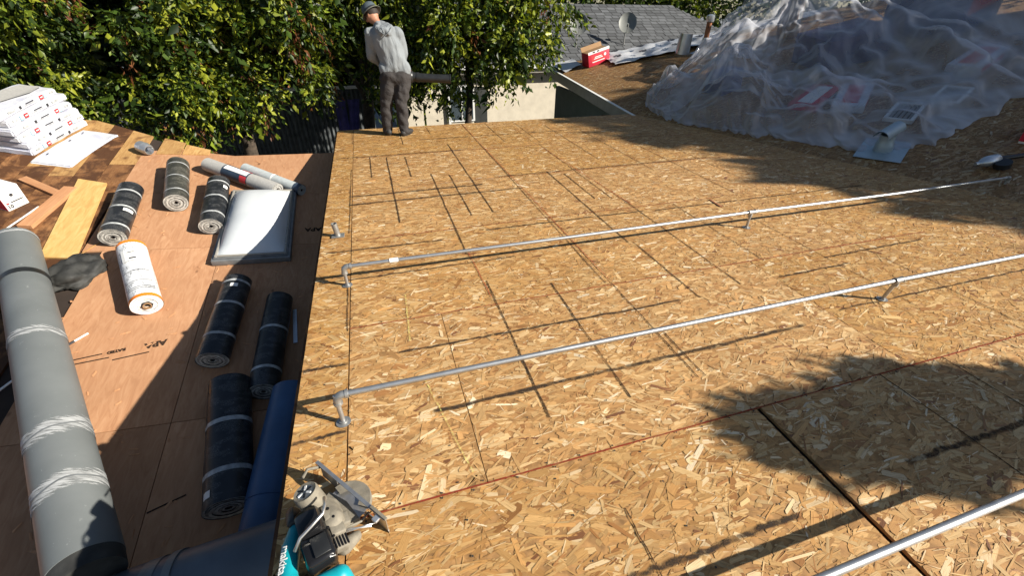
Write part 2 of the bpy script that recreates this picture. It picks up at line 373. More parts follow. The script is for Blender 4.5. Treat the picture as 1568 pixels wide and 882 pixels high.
deck = empty('flat_roof', TR(0, 0, 0), 'flat roof deck of orange strand board panels with chalk lines, filling the foreground', 'roof deck')
rows = [(-1.46, -.24, [-.34, 2.1, 4.5], 1.0), (-.24, 1.0, [-.34, 1.607, 4.05, 6.49], 3.6), (1.0, 2.22, [-.34, .22, 2.66, 5.10, 7.3], 3.6), (2.22, 3.44, [-.34, 1.45, 3.89, 6.33, 7.3], 3.4),
        (3.44, 4.66, [-.34, 2.33, 4.77, 7.0], 3.2), (4.66, 5.88, [-.34, 1.42, 3.86, 6.5], 3.0), (5.88, 7.10, [-.34, 2.20, 4.64, 6.2], 3.0), (7.10, 7.5, [-.34, 1.36, 3.80, 5.6], 3.0)]
for y0, y1, xs, cov in rows:
    for i in range(len(xs) - 1):
        x0, x1 = xs[i], xs[i + 1]; g = .0016
        if abs(x1 - 1.607) < 1e-3: osb_panel(deck, x0, x1 - .013, y0, y1, cov)          # the one open joint
        elif abs(x0 - 1.607) < 1e-3: osb_panel(deck, x0 + .010, x1, y0, y1, cov, None, 1, g, .002)
        else: osb_panel(deck, x0, x1, y0, y1, cov)
for y0, y1 in ((-1.46, 1.02), (1.02, 2.98), (2.98, 5.42), (5.42, 7.5)): osb_panel(deck, -.585, -.343, y0, y1, 3.5)
MB().box((3.4, 3.0, -.046), (7.98, 9.0, .05)).build('roof_underlay', MT['felt'], deck)
b = MB(); b.box((-.595, 3.0, -.10), (.018, 9.0, .165)); b.build('fascia_board', MT['plank'], deck)
b = MB(); b.box((2.2, 7.512, -.10), (5.6, .02, .165)); b.build('fascia_board', MT['plank'], deck)

def mark(mat, p, q, w, z=.0046, seg=14, jit=.0016):
    p = Vector((p[0], p[1], 0)); q = Vector((q[0], q[1], 0)); d = (q - p).normalized(); nrm = Vector((-d.y, d.x, 0)); vs = []; fs = []
    for k in range(seg + 1):
        c = p.lerp(q, k / seg) + nrm * random.gauss(0, jit); hw = w / 2 * random.uniform(.75, 1.2)
        vs += [c - nrm * hw + Vector((0, 0, z)), c + Vector((0, 0, z)), c + nrm * hw + Vector((0, 0, z))]
        if k: a = 3 * k; fs += [(a - 3, a, a + 1, a - 2), (a - 2, a + 1, a + 2, a - 1)]
    o = MB().add(vs, fs).build('chalk_line', MT[mat], deck); o.data.attributes.new('edge', 'FLOAT', 'POINT').data.foreach_set('value', [0.0, 1.0, 0.0] * (seg + 1)); return o
# dark lines snapped along the joists
for x, ya, yb, w in [(-.13, 5.88, 5.05, .014), (.08, 5.82, 3.70, .016), (.315, 5.76, 4.95, .014), (.96, 6.25, 3.70, .016), (.545, 5.01, 2.95, .015), (.75, 4.91, 3.68, .014), (1.41, 7.46, 2.25, .009), (1.455, 2.25, 1.26, .008),
                     (1.90, 4.72, 2.77, .015), (1.945, 2.77, 1.90, .013), (2.08, 4.58, 3.75, .014), (2.25, 5.91, 3.70, .010), (2.35, 3.70, 1.96, .011), (.59, 2.52, 1.24, .012), (1.03, 2.36, 1.24, .011),
                     (.71, .74, .38, .007), (2.42, 1.0, .25, .007), (2.90, 1.0, .5, .007), (1.5, 1.68, 1.26, .008), (-.352, 7.4, 6.6, .006), (-.36, 5.4, 3.6, .008), (-.356, 2.8, 2.2, .008), (.35, 7.4, 6.4, .010), (.8, 7.4, 6.9, .009),
                     (2.75, 7.0, 5.0, .010), (3.2, 6.6, 4.4, .010), (3.62, 5.8, 3.5, .009), (4.05, 5.6, 3.9, .009), (2.78, 3.4, 2.2, .009), (3.3, 2.9, 1.4, .008), (3.75, 2.2, 1.1, .008), (1.8, 7.4, 6.2, .009), (2.3, 7.4, 6.0, .008)]:
    mark('chalk_dark', (x + random.gauss(0, .003), ya), (x + random.gauss(0, .003), yb), w * 1.15, .0052)
# sooty scuffs left across the deck by the old conduits
for y, xa, xb, w in [(1.435, .06, 2.40, .022), (1.915, -.07, 1.80, .017), (1.90, -.575, -.345, .018), (1.425, -.575, -.345, .016), (4.48, -.37, 1.05, .030), (4.25, -.37, 1.45, .030), (3.26, -.53, .40, .020), (3.33, .80, 2.40, .018), (1.96, 2.70, 3.4, .016), (2.10, 3.3, 4.40, .015),
                     (1.52, 2.75, 4.75, .014), (.50, .60, 1.35, .018), (.56, 2.0, 3.0, .022), (5.92, -.55, 1.1, .024), (2.80, -.55, .9, .014), (3.30, 2.5, 5.2, .018), (4.7, 1.3, 4.2, .02), (.86, -.50, -.36, .016), (6.6, .6, 4.0, .022)]:
    mark('pencil', (xa, y + random.gauss(0, .006)), (xb, y + random.gauss(0, .01)), w * 1.5, .0056, 30, .003)
for y, xa, xb in [(1.0, -.30, 5.0), (2.22, -.34, 4.6), (3.44, -.3, 3.4), (4.66, .3, 4.4), (5.88, -.3, 5.0)]: mark('red', (xa, y), (xb, y), .009, .0044, 14, .0005)
mark('red', (1.415, 7.4), (1.46, 2.3), .009, .0060); mark('red', (2.22, 5.8), (2.36, 3.5), .009, .0060); mark('red', (.56, 3.0), (.58, 2.3), .009, .0060)
mark('yel', (.04, 1.68), (.17, 1.06), .009, .0064); mark('yel', (.02, 2.5), (.0, 2.0), .012, .0064)
vs = []; fs = []                                                     # nails along the joists and panel ends
for jx in [-.46, -.33] + [-.31 + .4064 * k for k in range(1, 15)]:
    y = -.2
    while y < 7.45:
        y += random.uniform(.13, .19) * (1 if random.random() < .85 else 1.7); cx, cy = jx + random.gauss(0, .008), y
        if cx > 6.2: continue
        b0 = len(vs); vs += [(cx + .0042 * math.cos(a), cy + .0042 * math.sin(a), .0047) for a in [k * PI / 4 for k in range(8)]]; fs.append(tuple(range(b0, b0 + 8)))
for y0, y1, xs, cov in rows[1:]:
    for xx in np.arange(-.28, min(xs[-1], 6.0), .155):
        for yy in (y0 + .012, y1 - .012):
            cx, cy = xx + random.gauss(0, .012), yy + random.gauss(0, .003); b0 = len(vs); vs += [(cx + .0042 * math.cos(a), cy + .0042 * math.sin(a), .0048) for a in [k * PI / 4 for k in range(8)]]; fs.append(tuple(range(b0, b0 + 8)))
tag(MB().add(vs, fs).build('nail_heads', MT['rubber'], deck), kind='stuff')
o = MB().box((0, 0, .004), (.02, .19, .006)).build('metal_strip', MT['rust'], None, TR(3.21, 3.3, .003) @ ROT('Z', -4)); tag(o, 'short dark metal strip lying on the deck behind the middle conduit support', 'metal strip')

# ------------------------------------------------------------------ the house under the roofs
hw = empty('house_body', TR(0, 0, GROUND), 'grey green stucco walls of the house under the sloped roof', 'house wall')
def wallbox(c, d, name='wall', mat='stucco_g', parent=hw):
    return MB().box((c[0], c[1], c[2] - GROUND), d).build(name, MT[mat], parent)
wallbox((-.63, 3.0, -1.65), (.04, 8.9, 2.9)); wallbox((2.0, 7.44, -1.65), (5.2, .10, 2.9)); wallbox((6.0, -1.4, -1.65), (13, .1, 2.9))

# ------------------------------------------------------------------ lower roof at left
low = empty('lower_roof', TR(-2.5, 4, zl(-2.5, 4)), 'low pitched roof of red brown plywood and old planks, left of the deck', 'roof')
def slab(name, mat, pts, top=0.0, th=.018, parent=low, mi=None):
    org = parent.matrix_world.translation
    n = len(pts); P = [Vector((x, y, zl(x, y))) for x, y in pts]; cx = sum((p for p in P), Vector()) / n
    vs = [p + LN * top - cx for p in P] + [p + LN * (top - th) - cx for p in P]
    fs = [tuple(range(n)), tuple(range(2 * n - 1, n - 1, -1))] + [(k, n + k, n + (k + 1) % n, (k + 1) % n) for k in range(n)]
    return MB().add(vs, fs).build(name, MT[mat], parent, TR(cx - org))
def farY(x): return 7.16 - .08 * (x + 2.0) if x > -2.3 else 7.16 + (-2.3 - x) * .585
slab('roof_underlay', 'felt', [(-7.5, -1.2), (-.62, -1.2), (-.62, 7.05), (-2.3, 7.12), (-3.95, 8.08), (-7.5, 8.1)], -.022, .05)
for x0, x1, y0, y1 in [(-3.12, -.62, 6.10, 7.16), (-3.10, -.62, 4.99, 6.094), (-2.93, -1.866, 2.826, 4.984), (-1.86, -.62, 2.826, 4.984), (-1.86, -.62, .4, 2.82), (-4.1, -1.866, .4, 2.82)]:
    if y1 > 7.1: slab('plywood_sheet', 'ply', [(x0, y0), (x1, y0), (x1, 7.28), (-2.02, 7.10), (-2.3, 7.16), (x0 + .4, 7.3), (x0, 7.16)])
    else: slab('plywood_sheet', 'ply', [(x0, y0), (x1, y0), (x1, y1), (x0, y1)])
x = -3.125
k = 0
while x > -7.3:
    w = random.uniform(.24, .30); xa, xb = x - w + .010, x; edge = [(.4 if x < -4.2 else 2.83)] + [4.3 + random.uniform(-.4, .4), 6.35 + random.uniform(-.3, .5)] + [None]
    for j in range(3):
        ya = edge[j] + .004; yb = edge[j + 1]
        pts = [(xa, ya), (xb, ya), (xb, yb), (xa, yb)] if yb else [(xa, ya), (xb, ya), (xb, min(farY(xb), 8.1)), (xa, min(farY(xa), 8.1))]
        slab('roof_plank', 'plank_new' if (j == 2 and k < 5 and random.random() < .5) else 'plank', pts, random.uniform(-.004, .003), .02)
    x -= w; k += 1
for j, (xa, xb) in enumerate([(-2.96, -2.68), (-2.66, -2.34)]): slab('roof_plank', 'plank_new', [(xa, 7.10), (xb, 7.10), (xb, farY(xb) + .06), (xa, farY(xa) + .02)], .012, .012)
# eave wall and fascia on the far side of the lower roof
MB().box((-4.2, 6.95, -1.75), (7.0, .1, 2.6)).build('wall', MT['stucco_g'], low, TR(-low.location))
# lumber stamp on the plywood
def text(body, size, mat, parent, m, extrude=.0006, name='lettering', bold=0.0, align_x='CENTER'):
    cu = bpy.data.curves.new(name, 'FONT'); cu.body = body; cu.size = size; cu.extrude = extrude; cu.align_x = align_x; cu.align_y = 'CENTER'; cu.offset = bold; cu.resolution_u = 3
    ob = bpy.data.objects.new(name, cu); COL.objects.link(ob); dg = bpy.context.evaluated_depsgraph_get(); me = bpy.data.meshes.new_from_object(ob.evaluated_get(dg))
    bpy.data.objects.remove(ob); me.materials.clear(); me.materials.append(MT[mat]); return link(name, me, parent, m)
inv = low.matrix_world.inverted()
MT['stamp'] = line_mat('stamp_ink', (.045, .028, .02), .86, 40, False)
text('APA', .085, 'stamp', low, inv @ LF(-2.15, 3.64, 12, .003) @ ROT('Z', 180), bold=.004)
text('RATED', .040, 'stamp', low, inv @ LF(-2.42, 3.60, 12, .003) @ ROT('Z', 180), bold=.003)
text('APA', .10, 'stamp', low, inv @ LF(-.93, 5.27, 2, .003) @ ROT('Z', 180), bold=.004)
for px, py, ln_, yw in [(-2.62, 3.56, .22, 12), (-2.60, 3.51, .30, 10), (-2.30, 3.53, .25, 12), (-1.75, 2.2, .22, 20)]:
    MB().box((0, 0, .0004), (ln_, .012, .0008)).build('stamp_line', MT['stamp'], low, inv @ LF(px, py, yw, .0025))
# splinters and sawdust flakes on the plywood
vs = []; fs = []
for k in range(260):
    x_ = random.uniform(-3.0, -.75); y_ = random.uniform(1.2, 7.0); c = Vector((x_, y_, zl(x_, y_))) + LN * .0035; a = random.uniform(0, PI); l = random.uniform(.008, .045); w = random.uniform(.004, .011)
    e1 = Vector((math.cos(a), math.sin(a), 0)); e1 -= LN * e1.dot(LN); e2 = LN.cross(e1); bidx = len(vs)
    vs += [c - e1 * l - e2 * w, c + e1 * l * .8 - e2 * w * .6, c + e1 * l + e2 * w * .8 + LN * .003, c - e1 * l * .7 + e2 * w]; fs.append((bidx, bidx + 1, bidx + 2, bidx + 3))
tag(MB().add(vs, fs).build('wood_splinters', MT['lumber']), 'pale wood splinters scattered over the plywood', 'splinters', kind='stuff')

# ------------------------------------------------------------------ right-hand pitched roof
rr = empty('pitched_roof', RF(6, 7), 'brown strand board roof slope rising at right beneath the plastic sheet', 'roof')
im = rr.matrix_world.inverted()
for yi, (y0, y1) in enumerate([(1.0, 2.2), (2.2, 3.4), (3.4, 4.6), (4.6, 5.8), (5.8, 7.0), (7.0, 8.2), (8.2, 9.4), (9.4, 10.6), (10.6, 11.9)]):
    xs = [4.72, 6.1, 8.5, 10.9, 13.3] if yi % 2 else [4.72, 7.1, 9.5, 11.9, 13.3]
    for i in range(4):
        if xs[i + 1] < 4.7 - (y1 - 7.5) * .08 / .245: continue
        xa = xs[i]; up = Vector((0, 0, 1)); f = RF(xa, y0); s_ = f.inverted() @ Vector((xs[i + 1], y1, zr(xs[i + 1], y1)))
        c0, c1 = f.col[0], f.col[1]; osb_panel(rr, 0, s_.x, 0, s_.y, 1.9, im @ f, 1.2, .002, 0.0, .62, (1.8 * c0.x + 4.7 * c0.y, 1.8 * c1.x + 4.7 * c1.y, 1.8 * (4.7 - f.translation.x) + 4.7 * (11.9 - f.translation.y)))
def ridge_y(x): return 11.9 - (x - 4.7) * 1.8 / 4.7
P_ = [Vector((x, y, zr(x, y))) for x, y in ((4.74, .5), (14, .5), (14, ridge_y(14) - .04), (4.74, 11.84))]; MB().add([im @ (p - RN * .018) for p in P_] + [im @ (p - RN * .08) for p in P_], [(0, 1, 2, 3), (7, 6, 5, 4), (0, 4, 5, 1), (1, 5, 6, 2), (2, 6, 7, 3), (3, 7, 4, 0)]).build('roof_underlay', MT['felt'], rr)
def beam(name, mat, p, q, w, h, parent, side=(0, 0, 1)):
    p, q = Vector(p), Vector(q); d = q - p; m = align(d, side); m.translation = p; im_ = parent.matrix_world.inverted() if parent else Matrix()
    return MB().box((0, 0, d.length / 2), (h, w, d.length)).build(name, MT[mat], parent, im_ @ m)
beam('fascia_board', 'gutter', (4.69, 6.9, zr(4.69, 6.9) - .10), (4.69, 11.95, zr(4.69, 11.95) - .10), .05, .22, rr)
beam('drip_edge', 'trim', (4.67, 6.9, zr(4.67, 6.9) + .014), (4.67, 11.97, zr(4.67, 11.97) + .014), .06, .012, rr)
beam('fascia_board', 'gutter', (4.72, 11.90, zr(4.72, 11.90) - .12), (14, ridge_y(14), zr(14, ridge_y(14)) - .12), .04, .18, rr)
wallbox((4.95, 9.65, -1.6), (.10, 4.3, 3.0)); beam('wall', 'stucco_g', (5.0, 11.55, -1.7), (13.8, ridge_y(13.8) - .25, -1.7), .10, 2.7, hw); wallbox((4.93, 8.7, -.75), (.16, .5, .9), 'vent_panel', 'darkwood')
MT['leafy'] = MT['leaf']

# ------------------------------------------------------------------ conduits on short legs
def conduit(name, y, x0, x1, z, legs, label, elbow_left=True, elbow_right=False, coupling=None, cat='conduit'):
    root = empty(name, TR(legs[0][0], y, 0), label, cat, 'conduits across the deck'); L = lambda x, yy, zz: (x - legs[0][0], yy - y, zz)
    pts = [L(x0, y, z), L((x0 + x1) / 2, y + .004, z - .004), L(x1, y, z)]
    MB().tube([L(x0 + .02, y, z), L(x0 * .75 + x1 * .25, y + .006, z - .009), L((x0 + x1) / 2, y + .002, z - .001), L(x0 * .25 + x1 * .75, y - .006, z - .008), L(x1, y, z)], .0135, 14).build('pipe', MT['conduit'], root, None, 40)
    if coupling:
        b = MB(); b.tube([L(coupling - .03, y, z), L(coupling + .03, y, z)], .0175, 14); b.build('coupling', MT['whitelabel'], root, None, 40)
    for lx, ly in legs:
        lean = random.uniform(-.006, .006); b = MB(); b.tube([L(lx, ly, .004), L(lx + lean, y, z)], .0115, 12); lg = b.build('leg', MT['conduit'], root, None, 40)
        b = MB(); b.lathe([(.0, .012), (.018, .012), (.019, .004), (.034, .003), (.034, .0005)], TR(L(lx, ly, .004)), 16); b.build('foot_flange', MT['zinc'], lg, None, 35)
        if not ((elbow_left and abs(lx - x0) < .02) or (elbow_right and abs(lx - x1) < .02)):
            b = MB(); b.tube([L(lx - .032, y, z), L(lx + .032, y, z)], .0185, 14); b.tube([L(lx + lean, y, z - .045), L(lx + lean, y, z)], .0165, 12); b.build('tee_fitting', MT['zinc'], root, None, 40)
            for cx_ in (-.032, .032): MB().tube([L(lx + cx_ - .004, y, z), L(lx + cx_ + .004, y, z)], .021, 14).build('collar', MT['zinc'], root, None, 40)
    for on, ex, sg in ((elbow_left, x0, 1), (elbow_right, x1, -1)):
        if on:
            b = MB(); arc = [L(ex + sg * .03 * (1 - math.cos(a)) - 0, y, z - .03 * (1 - math.sin(a))) for a in [k * PI / 2 / 6 for k in range(7)]]
            b.tube([L(ex, y, z - .05)] + arc + [L(ex + sg * .045, y, z)], .0185, 14); b.tube([L(ex, y, z - .055), L(ex, y, z - .043)], .0215, 14); b.tube([L(ex + sg * .04, y, z), L(ex + sg * .052, y, z)], .0215, 14)
            b.build('elbow', MT['zinc'], root, None, 40)
    return root
conduit('conduit_pipe', 2.735, -.36, 6.57, .155, [(-.36, 2.735), (3.09, 2.735), (6.57, 2.745)], 'thin silver conduit on short legs, farther of the two full-length ones', True, True, -.02)
conduit('conduit_pipe', 1.505, -.36, 6.6, .175, [(-.36, 1.495), (3.15, 1.53), (6.5, 1.5)], 'silver conduit on short legs across the middle of the deck, nearer full-length one')
conduit('conduit_pipe', .285, -.9, 5.6, .172, [(.55, .285), (3.15, .285)], 'silver conduit cutting the bottom right corner of the deck', False)
# capped stub pipe
r = empty('vent_stub', TR(-.45, 3.57, .002), 'short grey pipe stub on a square flange behind the far conduit', 'pipe stub')
b = MB(); b.box((0, 0, .006), (.105, .075, .010), None, .003); b.build('flange', MT['zinc'], r)
b = MB(); b.lathe([(.0, .055), (.019, .055), (.019, .125), (.024, .125), (.024, .011), (.031, .011)], ROT('X', 4) @ ROT('Y', -5), 18); b.build('pipe', MT['zinc'], r, None, 40)

# ------------------------------------------------------------------ rolls on the lower roof
def ring_noise(seed, amp): 
    g = random.Random(seed); ph = [g.uniform(0, 6.28) for _ in range(4)]; return lambda a, y: amp * (math.sin(2 * a + ph[0]) + .6 * math.sin(3 * a + ph[1] + y) + .35 * math.sin(5 * a + ph[2] + 4 * y))
def roll(name, near, far, D, film, label, group, bands=(.12, .48, .88), endmat=('layer', 'layer_dark'), flat=.95, seed=1, label_patch=None, bandw=.028, tape='tape', core=.15):
    """near/far: (x, y) of the two ends on the lower roof; axis = local y"""
    nx, ny = near; fx, fy = far; yaw = math.degrees(math.atan2(-(fx - nx), fy - ny)); L = (Vector((fx, fy, zl(fx, fy))) - Vector((nx, ny, zl(nx, ny)))).length
    root = empty(name, LF(nx, ny, yaw, .002), label, 'roofing roll', group); r = D / 2; fn = ring_noise(seed, r * .018); zc = r * flat
    def shell(b, y0, y1, dr, n=40, m=14):
        vs = []; fs = []
        for i in range(m + 1):
            y = y0 + (y1 - y0) * i / m
            for k in range(n):
                a = 2 * PI * k / n; rr_ = r + dr + fn(a, y * 3); sp = rr_ * (1 + (.030 * (((a + seed * 1.7) % (2 * PI)) / (2 * PI) - .5)))
                vs.append((sp * math.cos(a) * 1.03, y, max(zc + sp * flat * math.sin(a), .001 + (r + dr - sp) * 0)))
        for i in range(m):
            for k in range(n): k2 = (k + 1) % n; fs.append((i * n + k, (i + 1) * n + k, (i + 1) * n + k2, i * n + k2))
        return b.add(vs, fs)
    shell(MB(), 0, L, 0).build('wrapper', MT[film], root, None, 40)
    for t in bands: shell(MB(), t * L, t * L + bandw, .0018, 40, 2).build('tape_band', MT[tape], root, None, 40)
    for y, sg in ((.006, -1), (L - .006, 1)):                       # wound layers showing at each end
        for mi, mt in enumerate(endmat):
            b = MB(); nl = 7
            for j in range(nl):
                if j % 2 != mi: continue
                ro = r * (1 - (1 - core) * j / nl) - (.0 if j else .001); ri = r * (1 - (1 - core) * (j + 1.02) / nl); prof = []; n = 36; vs = []; fs = []
                for rad, dy in ((ro, 0), (ri, 0)):
                    for k in range(n):
                        a = 2 * PI * k / n; f_ = fn(a, y * 3) * (rad / r); q = (rad + f_) * (1 + .012 * math.sin(a + j))
                        vs.append((q * math.cos(a) * 1.02, y + sg * (.004 * ((j * 37) % 3) + random.uniform(0, .0025)), zc + q * flat * math.sin(a)))
                for k in range(n): k2 = (k + 1) % n; fs.append((k, k2, n + k2, n + k) if sg < 0 else (k, n + k, n + k2, k2))
                b.add(vs, fs)
            b.build('wound_layers', MT[mt], root, None)
        b = MB(); rc = r * core * 1.15; b.lathe([(rc, -.004), (rc * .9, .10), (0, .10)], TR(0, y, zc) @ ROT('X', 90 if sg > 0 else -90), 18)
        b.build('core_hole', MT['felt'], root)
    if label_patch:
        t, ang, w, h = label_patch; vs = []; n = 6
        for i in range(2):
            for k in range(n + 1):
                a = math.radians(ang) + (k / n - .5) * h / r; sp = (r + .0045 + fn(a, t * L * 3)) * (1 + (.030 * (((a + seed * 1.7) % (2 * PI)) / (2 * PI) - .5))); vs.append((sp * 1.03 * math.cos(a), t * L + (i - .5) * w, zc + sp * flat * math.sin(a)))
        MB().add(vs, [(k, k + 1, n + 2 + k, n + 1 + k) for k in range(n)]).build('paper_label', MT['whitelabel'], root)
    return root
GR = 'torch-on membrane rolls lying on the lower roof'
roll('membrane_roll', (-2.82, 5.06), (-2.93, 6.00), .235, 'roll', 'black roofing roll with three white bands, half on the yellow plywood offcut', GR, (.10, .46, .80), seed=1, label_patch=(.40, 40, .05, .09))
roll('membrane_roll', (-2.40, 5.70), (-2.58, 6.60), .24, 'roll_dusty', 'dusty grey-black roll with its end to the viewer, farthest of the dark rolls', GR, (.15, .50, .84), seed=2, bandw=.020)
roll('membrane_roll', (-1.97, 5.22), (-2.06, 6.18), .235, 'roll', 'black roofing roll with white bands just left of the skylight', GR, (.16, .52, .86), flat=.91, seed=3, label_patch=(.76, 35, .06, .05))
roll('membrane_roll', (-1.64, 3.30), (-1.60, 4.28), .24, 'roll', 'black roofing roll leaning from the skylight corner, split by the shadow edge', GR, (.22, .60, .90), flat=.88, seed=4, label_patch=(.84, 80, .045, .06))
roll('membrane_roll', (-1.22, 2.92), (-1.20, 3.98), .225, 'roll', 'black roofing roll fully in shade, nearest the deck edge', GR, (.16, .58), seed=5)
roll('membrane_roll', (-1.33, 2.03), (-1.48, 3.02), .295, 'roll', 'largest black roofing roll at the front, pale end facing down, two bands', GR, (.20, .58), flat=.90, seed=6, label_patch=(.08, 130, .05, .06), bandw=.036)
# grey felt rolls behind the skylight
def felt_roll(near, far, D, film, label, lab):
    ro = roll('felt_roll', near, far, D, film, label, 'felt rolls behind the skylight', (), (film, film), 1.0, 9, None, core=.24)
    r = D / 2; L = (Vector((far[0], far[1], zl(*far))) - Vector((near[0], near[1], zl(*near)))).length
    for nm, mt, t0, t1, a0, a1 in lab:
        vs = []; n = 16
        for i in range(2):
            for k in range(n + 1): a = math.radians(a0 + (a1 - a0) * k / n); q = r * 1.045; vs.append((q * 1.03 * math.cos(a), (t0, t1)[i] * L, r + q * math.sin(a)))
        MB().add(vs, [(k, k + 1, n + 2 + k, n + 1 + k) for k in range(n)]).build(nm, MT[mt], ro, None, True)
    return ro
felt_roll((-1.36, 6.02), (-2.24, 6.68), .185, 'feltgrey', 'fat grey felt roll with red, white and navy label behind the skylight', [('navy_label', 'navy', .36, .72, 10, 200), ('paper_label', 'whitelabel', .38, .70, 75, 120), ('red_label', 'redlabel', .37, .50, 15, 70), ('red_label', 'redlabel', .37, .46, 130, 185)])
felt_roll((-1.08, 6.05), (-1.80, 6.62), .145, 'feltpale', 'thinner pale roll lying behind the fat grey felt roll', [('blue_end_wrap', 'navy', .0, .10, -30, 210), ('seam_tape', 'whitelabel', .46, .49, 0, 180)])
# white and orange wrapped roll
ro = roll('wrapped_roll', (-2.27, 4.02), (-2.61, 4.86), .235, 'printwrap', 'white printed roll with orange ends lying on sunlit plywood', None, (.0, .955), ('whitelabel', 'whitelabel'), .97, 12, None, .04, 'orange', .2)
for nm, mt, y, w, ang, h in [('warning_label', 'whitelabel', .66, .20, 88, .16), ('black_diamond', 'ink', .60, .022, 86, .05), ('text_line', 'ink', .70, .012, 88, .05), ('text_line', 'ink', .56, .004, 88, .15), ('text_line', 'ink', .40, .005, 88, .20), ('text_line', 'ink', .24, .005, 88, .22), ('text_line', 'ink', .145, .006, 88, .22), ('text_line', 'ink', .12, .006, 88, .22)]:
    vs = []; n = 6; r = .1175; 
    for i in range(2):
        for k in range(n + 1): a = math.radians(ang) + (k / n - .5) * h / r; q = r * 1.055 + (.0015 if mt == 'ink' else 0); vs.append((q * 1.03 * math.cos(a), y + (i - .5) * w, r * .97 + q * .97 * math.sin(a)))
    MB().add(vs, [(k, k + 1, n + 2 + k, n + 1 + k) for k in range(n)]).build(nm, MT[mt], ro)
b = MB(); b.lathe([(.034, -.012), (.034, .02), (.026, .02), (.026, -.012)], TR(0, 0, .114) @ ROT('X', 90), 20); b.build('cardboard_core', MT['cardboard'], ro)
b = MB(); b.lathe([(.026, .012), (.048, .012), (.048, .006)], TR(0, 0, .114) @ ROT('X', 90), 6); b.build('core_ring', MT['ink'], ro)

# ------------------------------------------------------------------ skylight
r = empty('skylight_unit', LF(-1.52, 5.36, 1.5, .002), 'loose domed acrylic skylight with grey frame on the plywood', 'skylight')
W_, H_ = .76, 1.42
b = MB(); b.box((0, 0, .035), (W_, H_, .07), None, .010); b.box((0, 0, .078), (W_ - .05, H_ - .05, .02), None, .008); b.build('frame', MT['skyframe'], r, None, 40)
vs = []; fs = []; n = 22
for i in range(n + 1):
    for j in range(n + 1):
        u, v = i / n * 2 - 1, j / n * 2 - 1; e = (1 - abs(u) ** 3.2) * (1 - abs(v) ** 3.2); vs.append((u * (W_ - .11) / 2, v * (H_ - .11) / 2, .088 + .17 * max(e, 0) ** .8))
for i in range(n):
    for j in range(n): fs.append((i * (n + 1) + j, (i + 1) * (n + 1) + j, (i + 1) * (n + 1) + j + 1, i * (n + 1) + j + 1))
MB().add(vs, fs).build('dome', MT['dome'], r, None, True)
b = MB()
for s in (-1, 1): b.box((s * (W_ / 2 - .05), 0, .096), (.022, H_ - .07, .014), None, .004); b.box((0, s * (H_ / 2 - .05), .097), (W_ - .07, .022, .014), None, .004)
b.build('retainer_strip', MT['gutter'], r, None, 40)
for sx in (-1, 1):
    for k in range(4): MB().lathe([(0, .004), (.006, .003), (.007, 0)], TR(sx * (W_ / 2 - .05), -.5 + k * .333, .103), 8).build('screw', MT['steel'], r)

# ------------------------------------------------------------------ big grey duct
def duct_band(parent, P, d, t0, w, r, name, mat, seg=40, wob=0.0):
    """ring round the duct axis P + d*t"""
    m = align(d); n = seg; vs = []; fs = []; ed = []
    rowsn = 6
    for i in range(rowsn + 1):
        for k in range(n):
            a = 2 * PI * k / n; sh = wob * math.sin(a * 2 + t0 * 9) + wob * .5 * math.sin(a * 5 + t0 * 3); q = m @ Vector((r * math.cos(a), r * math.sin(a), t0 + sh + w * (i / rowsn - .5))); vs.append(P + q); ed.append(1 - abs(i / rowsn * 2 - 1))
    for i in range(rowsn):
        for k in range(n): k2 = (k + 1) % n; fs.append((i * n + k, i * n + k2, (i + 1) * n + k2, (i + 1) * n + k))
    me = MB().add(vs, fs).mesh(name, MT[mat], True); at = me.attributes.new('edge', 'FLOAT', 'POINT'); at.data.foreach_set('value', ed); return link(name, me, parent)
DN = Vector((-1.775, 1.62, -.773)); DF = Vector((-3.532, 4.961, -.301)); DD = (DF - DN); DL = DD.length; DD.normalize(); DR = .155
r = empty('round_duct', TR(DN), 'big round grey sheet metal duct with white sealant bands, running up the left side', 'duct')
b = MB(); b.tube([DD * t for t in (0, DL * .2, DL * .5, DL * .8, DL)], DR, 48, True); b.build('duct_pipe', MT['duct'], r, None, 40)
O = Vector((0, 0, 0))
duct_band(r, O, DD, DL * .775, .075, DR + .004, 'black_tape_band', 'black')
for t, w in ((.245, .15), (.125, .14), (.53, .10), (.985, .05)): duct_band(r, O, DD, DL * t, w, DR + .003, 'sealant_band', 'mastic', 48, .012)
for t in (.245, .125, .53): duct_band(r, O, DD, DL * t, .012, DR + .005, 'joint_seam', 'skyframe', 40, .012)
b = MB(); b.tube([DD * -.09, DD * .004], [DR * .96, DR * .985], 40); b.build('end_collar', MT['rubber'], r, None, 40)
b = MB(); m = align(DD); p0 = m @ Vector((.10, -.20, 0))
b.tube([m @ Vector((-.04, .1525, t)) for t in (.01, DL - .01)], .004, 6); b.build('lock_seam', MT['duct'], r)
# cross duct below it, same metal; shade put into its slate colour
C0, C1 = Vector((-2.2, 1.42, -1.02)), Vector((-.66, 1.52, -.98))
r = empty('cross_duct', TR(C0), 'duct at the bottom left with its shade painted in slate blue, crossing below the big grey duct', 'duct')
b = MB(); b.tube([(0, 0, 0), (C1 - C0) * .35, (C1 - C0) * .7, C1 - C0], .20, 44); b.build('duct_pipe', MT['duct_shaded'], r, None, 40)
d = (C1 - C0).normalized()
duct_band(r, O, d, .72, .07, .2045, 'joint_band', 'skyframe'); duct_band(r, O, d, .42, .30, .2035, 'sealant_band', 'mastic', 48, .02)
b = MB(); b.tube([d * .80, d * .84], .209, 44); b.build('pale_rim', MT['duct'], r, None, 40)  # rim drawn in the lighter duct grey, its highlight put into the colour
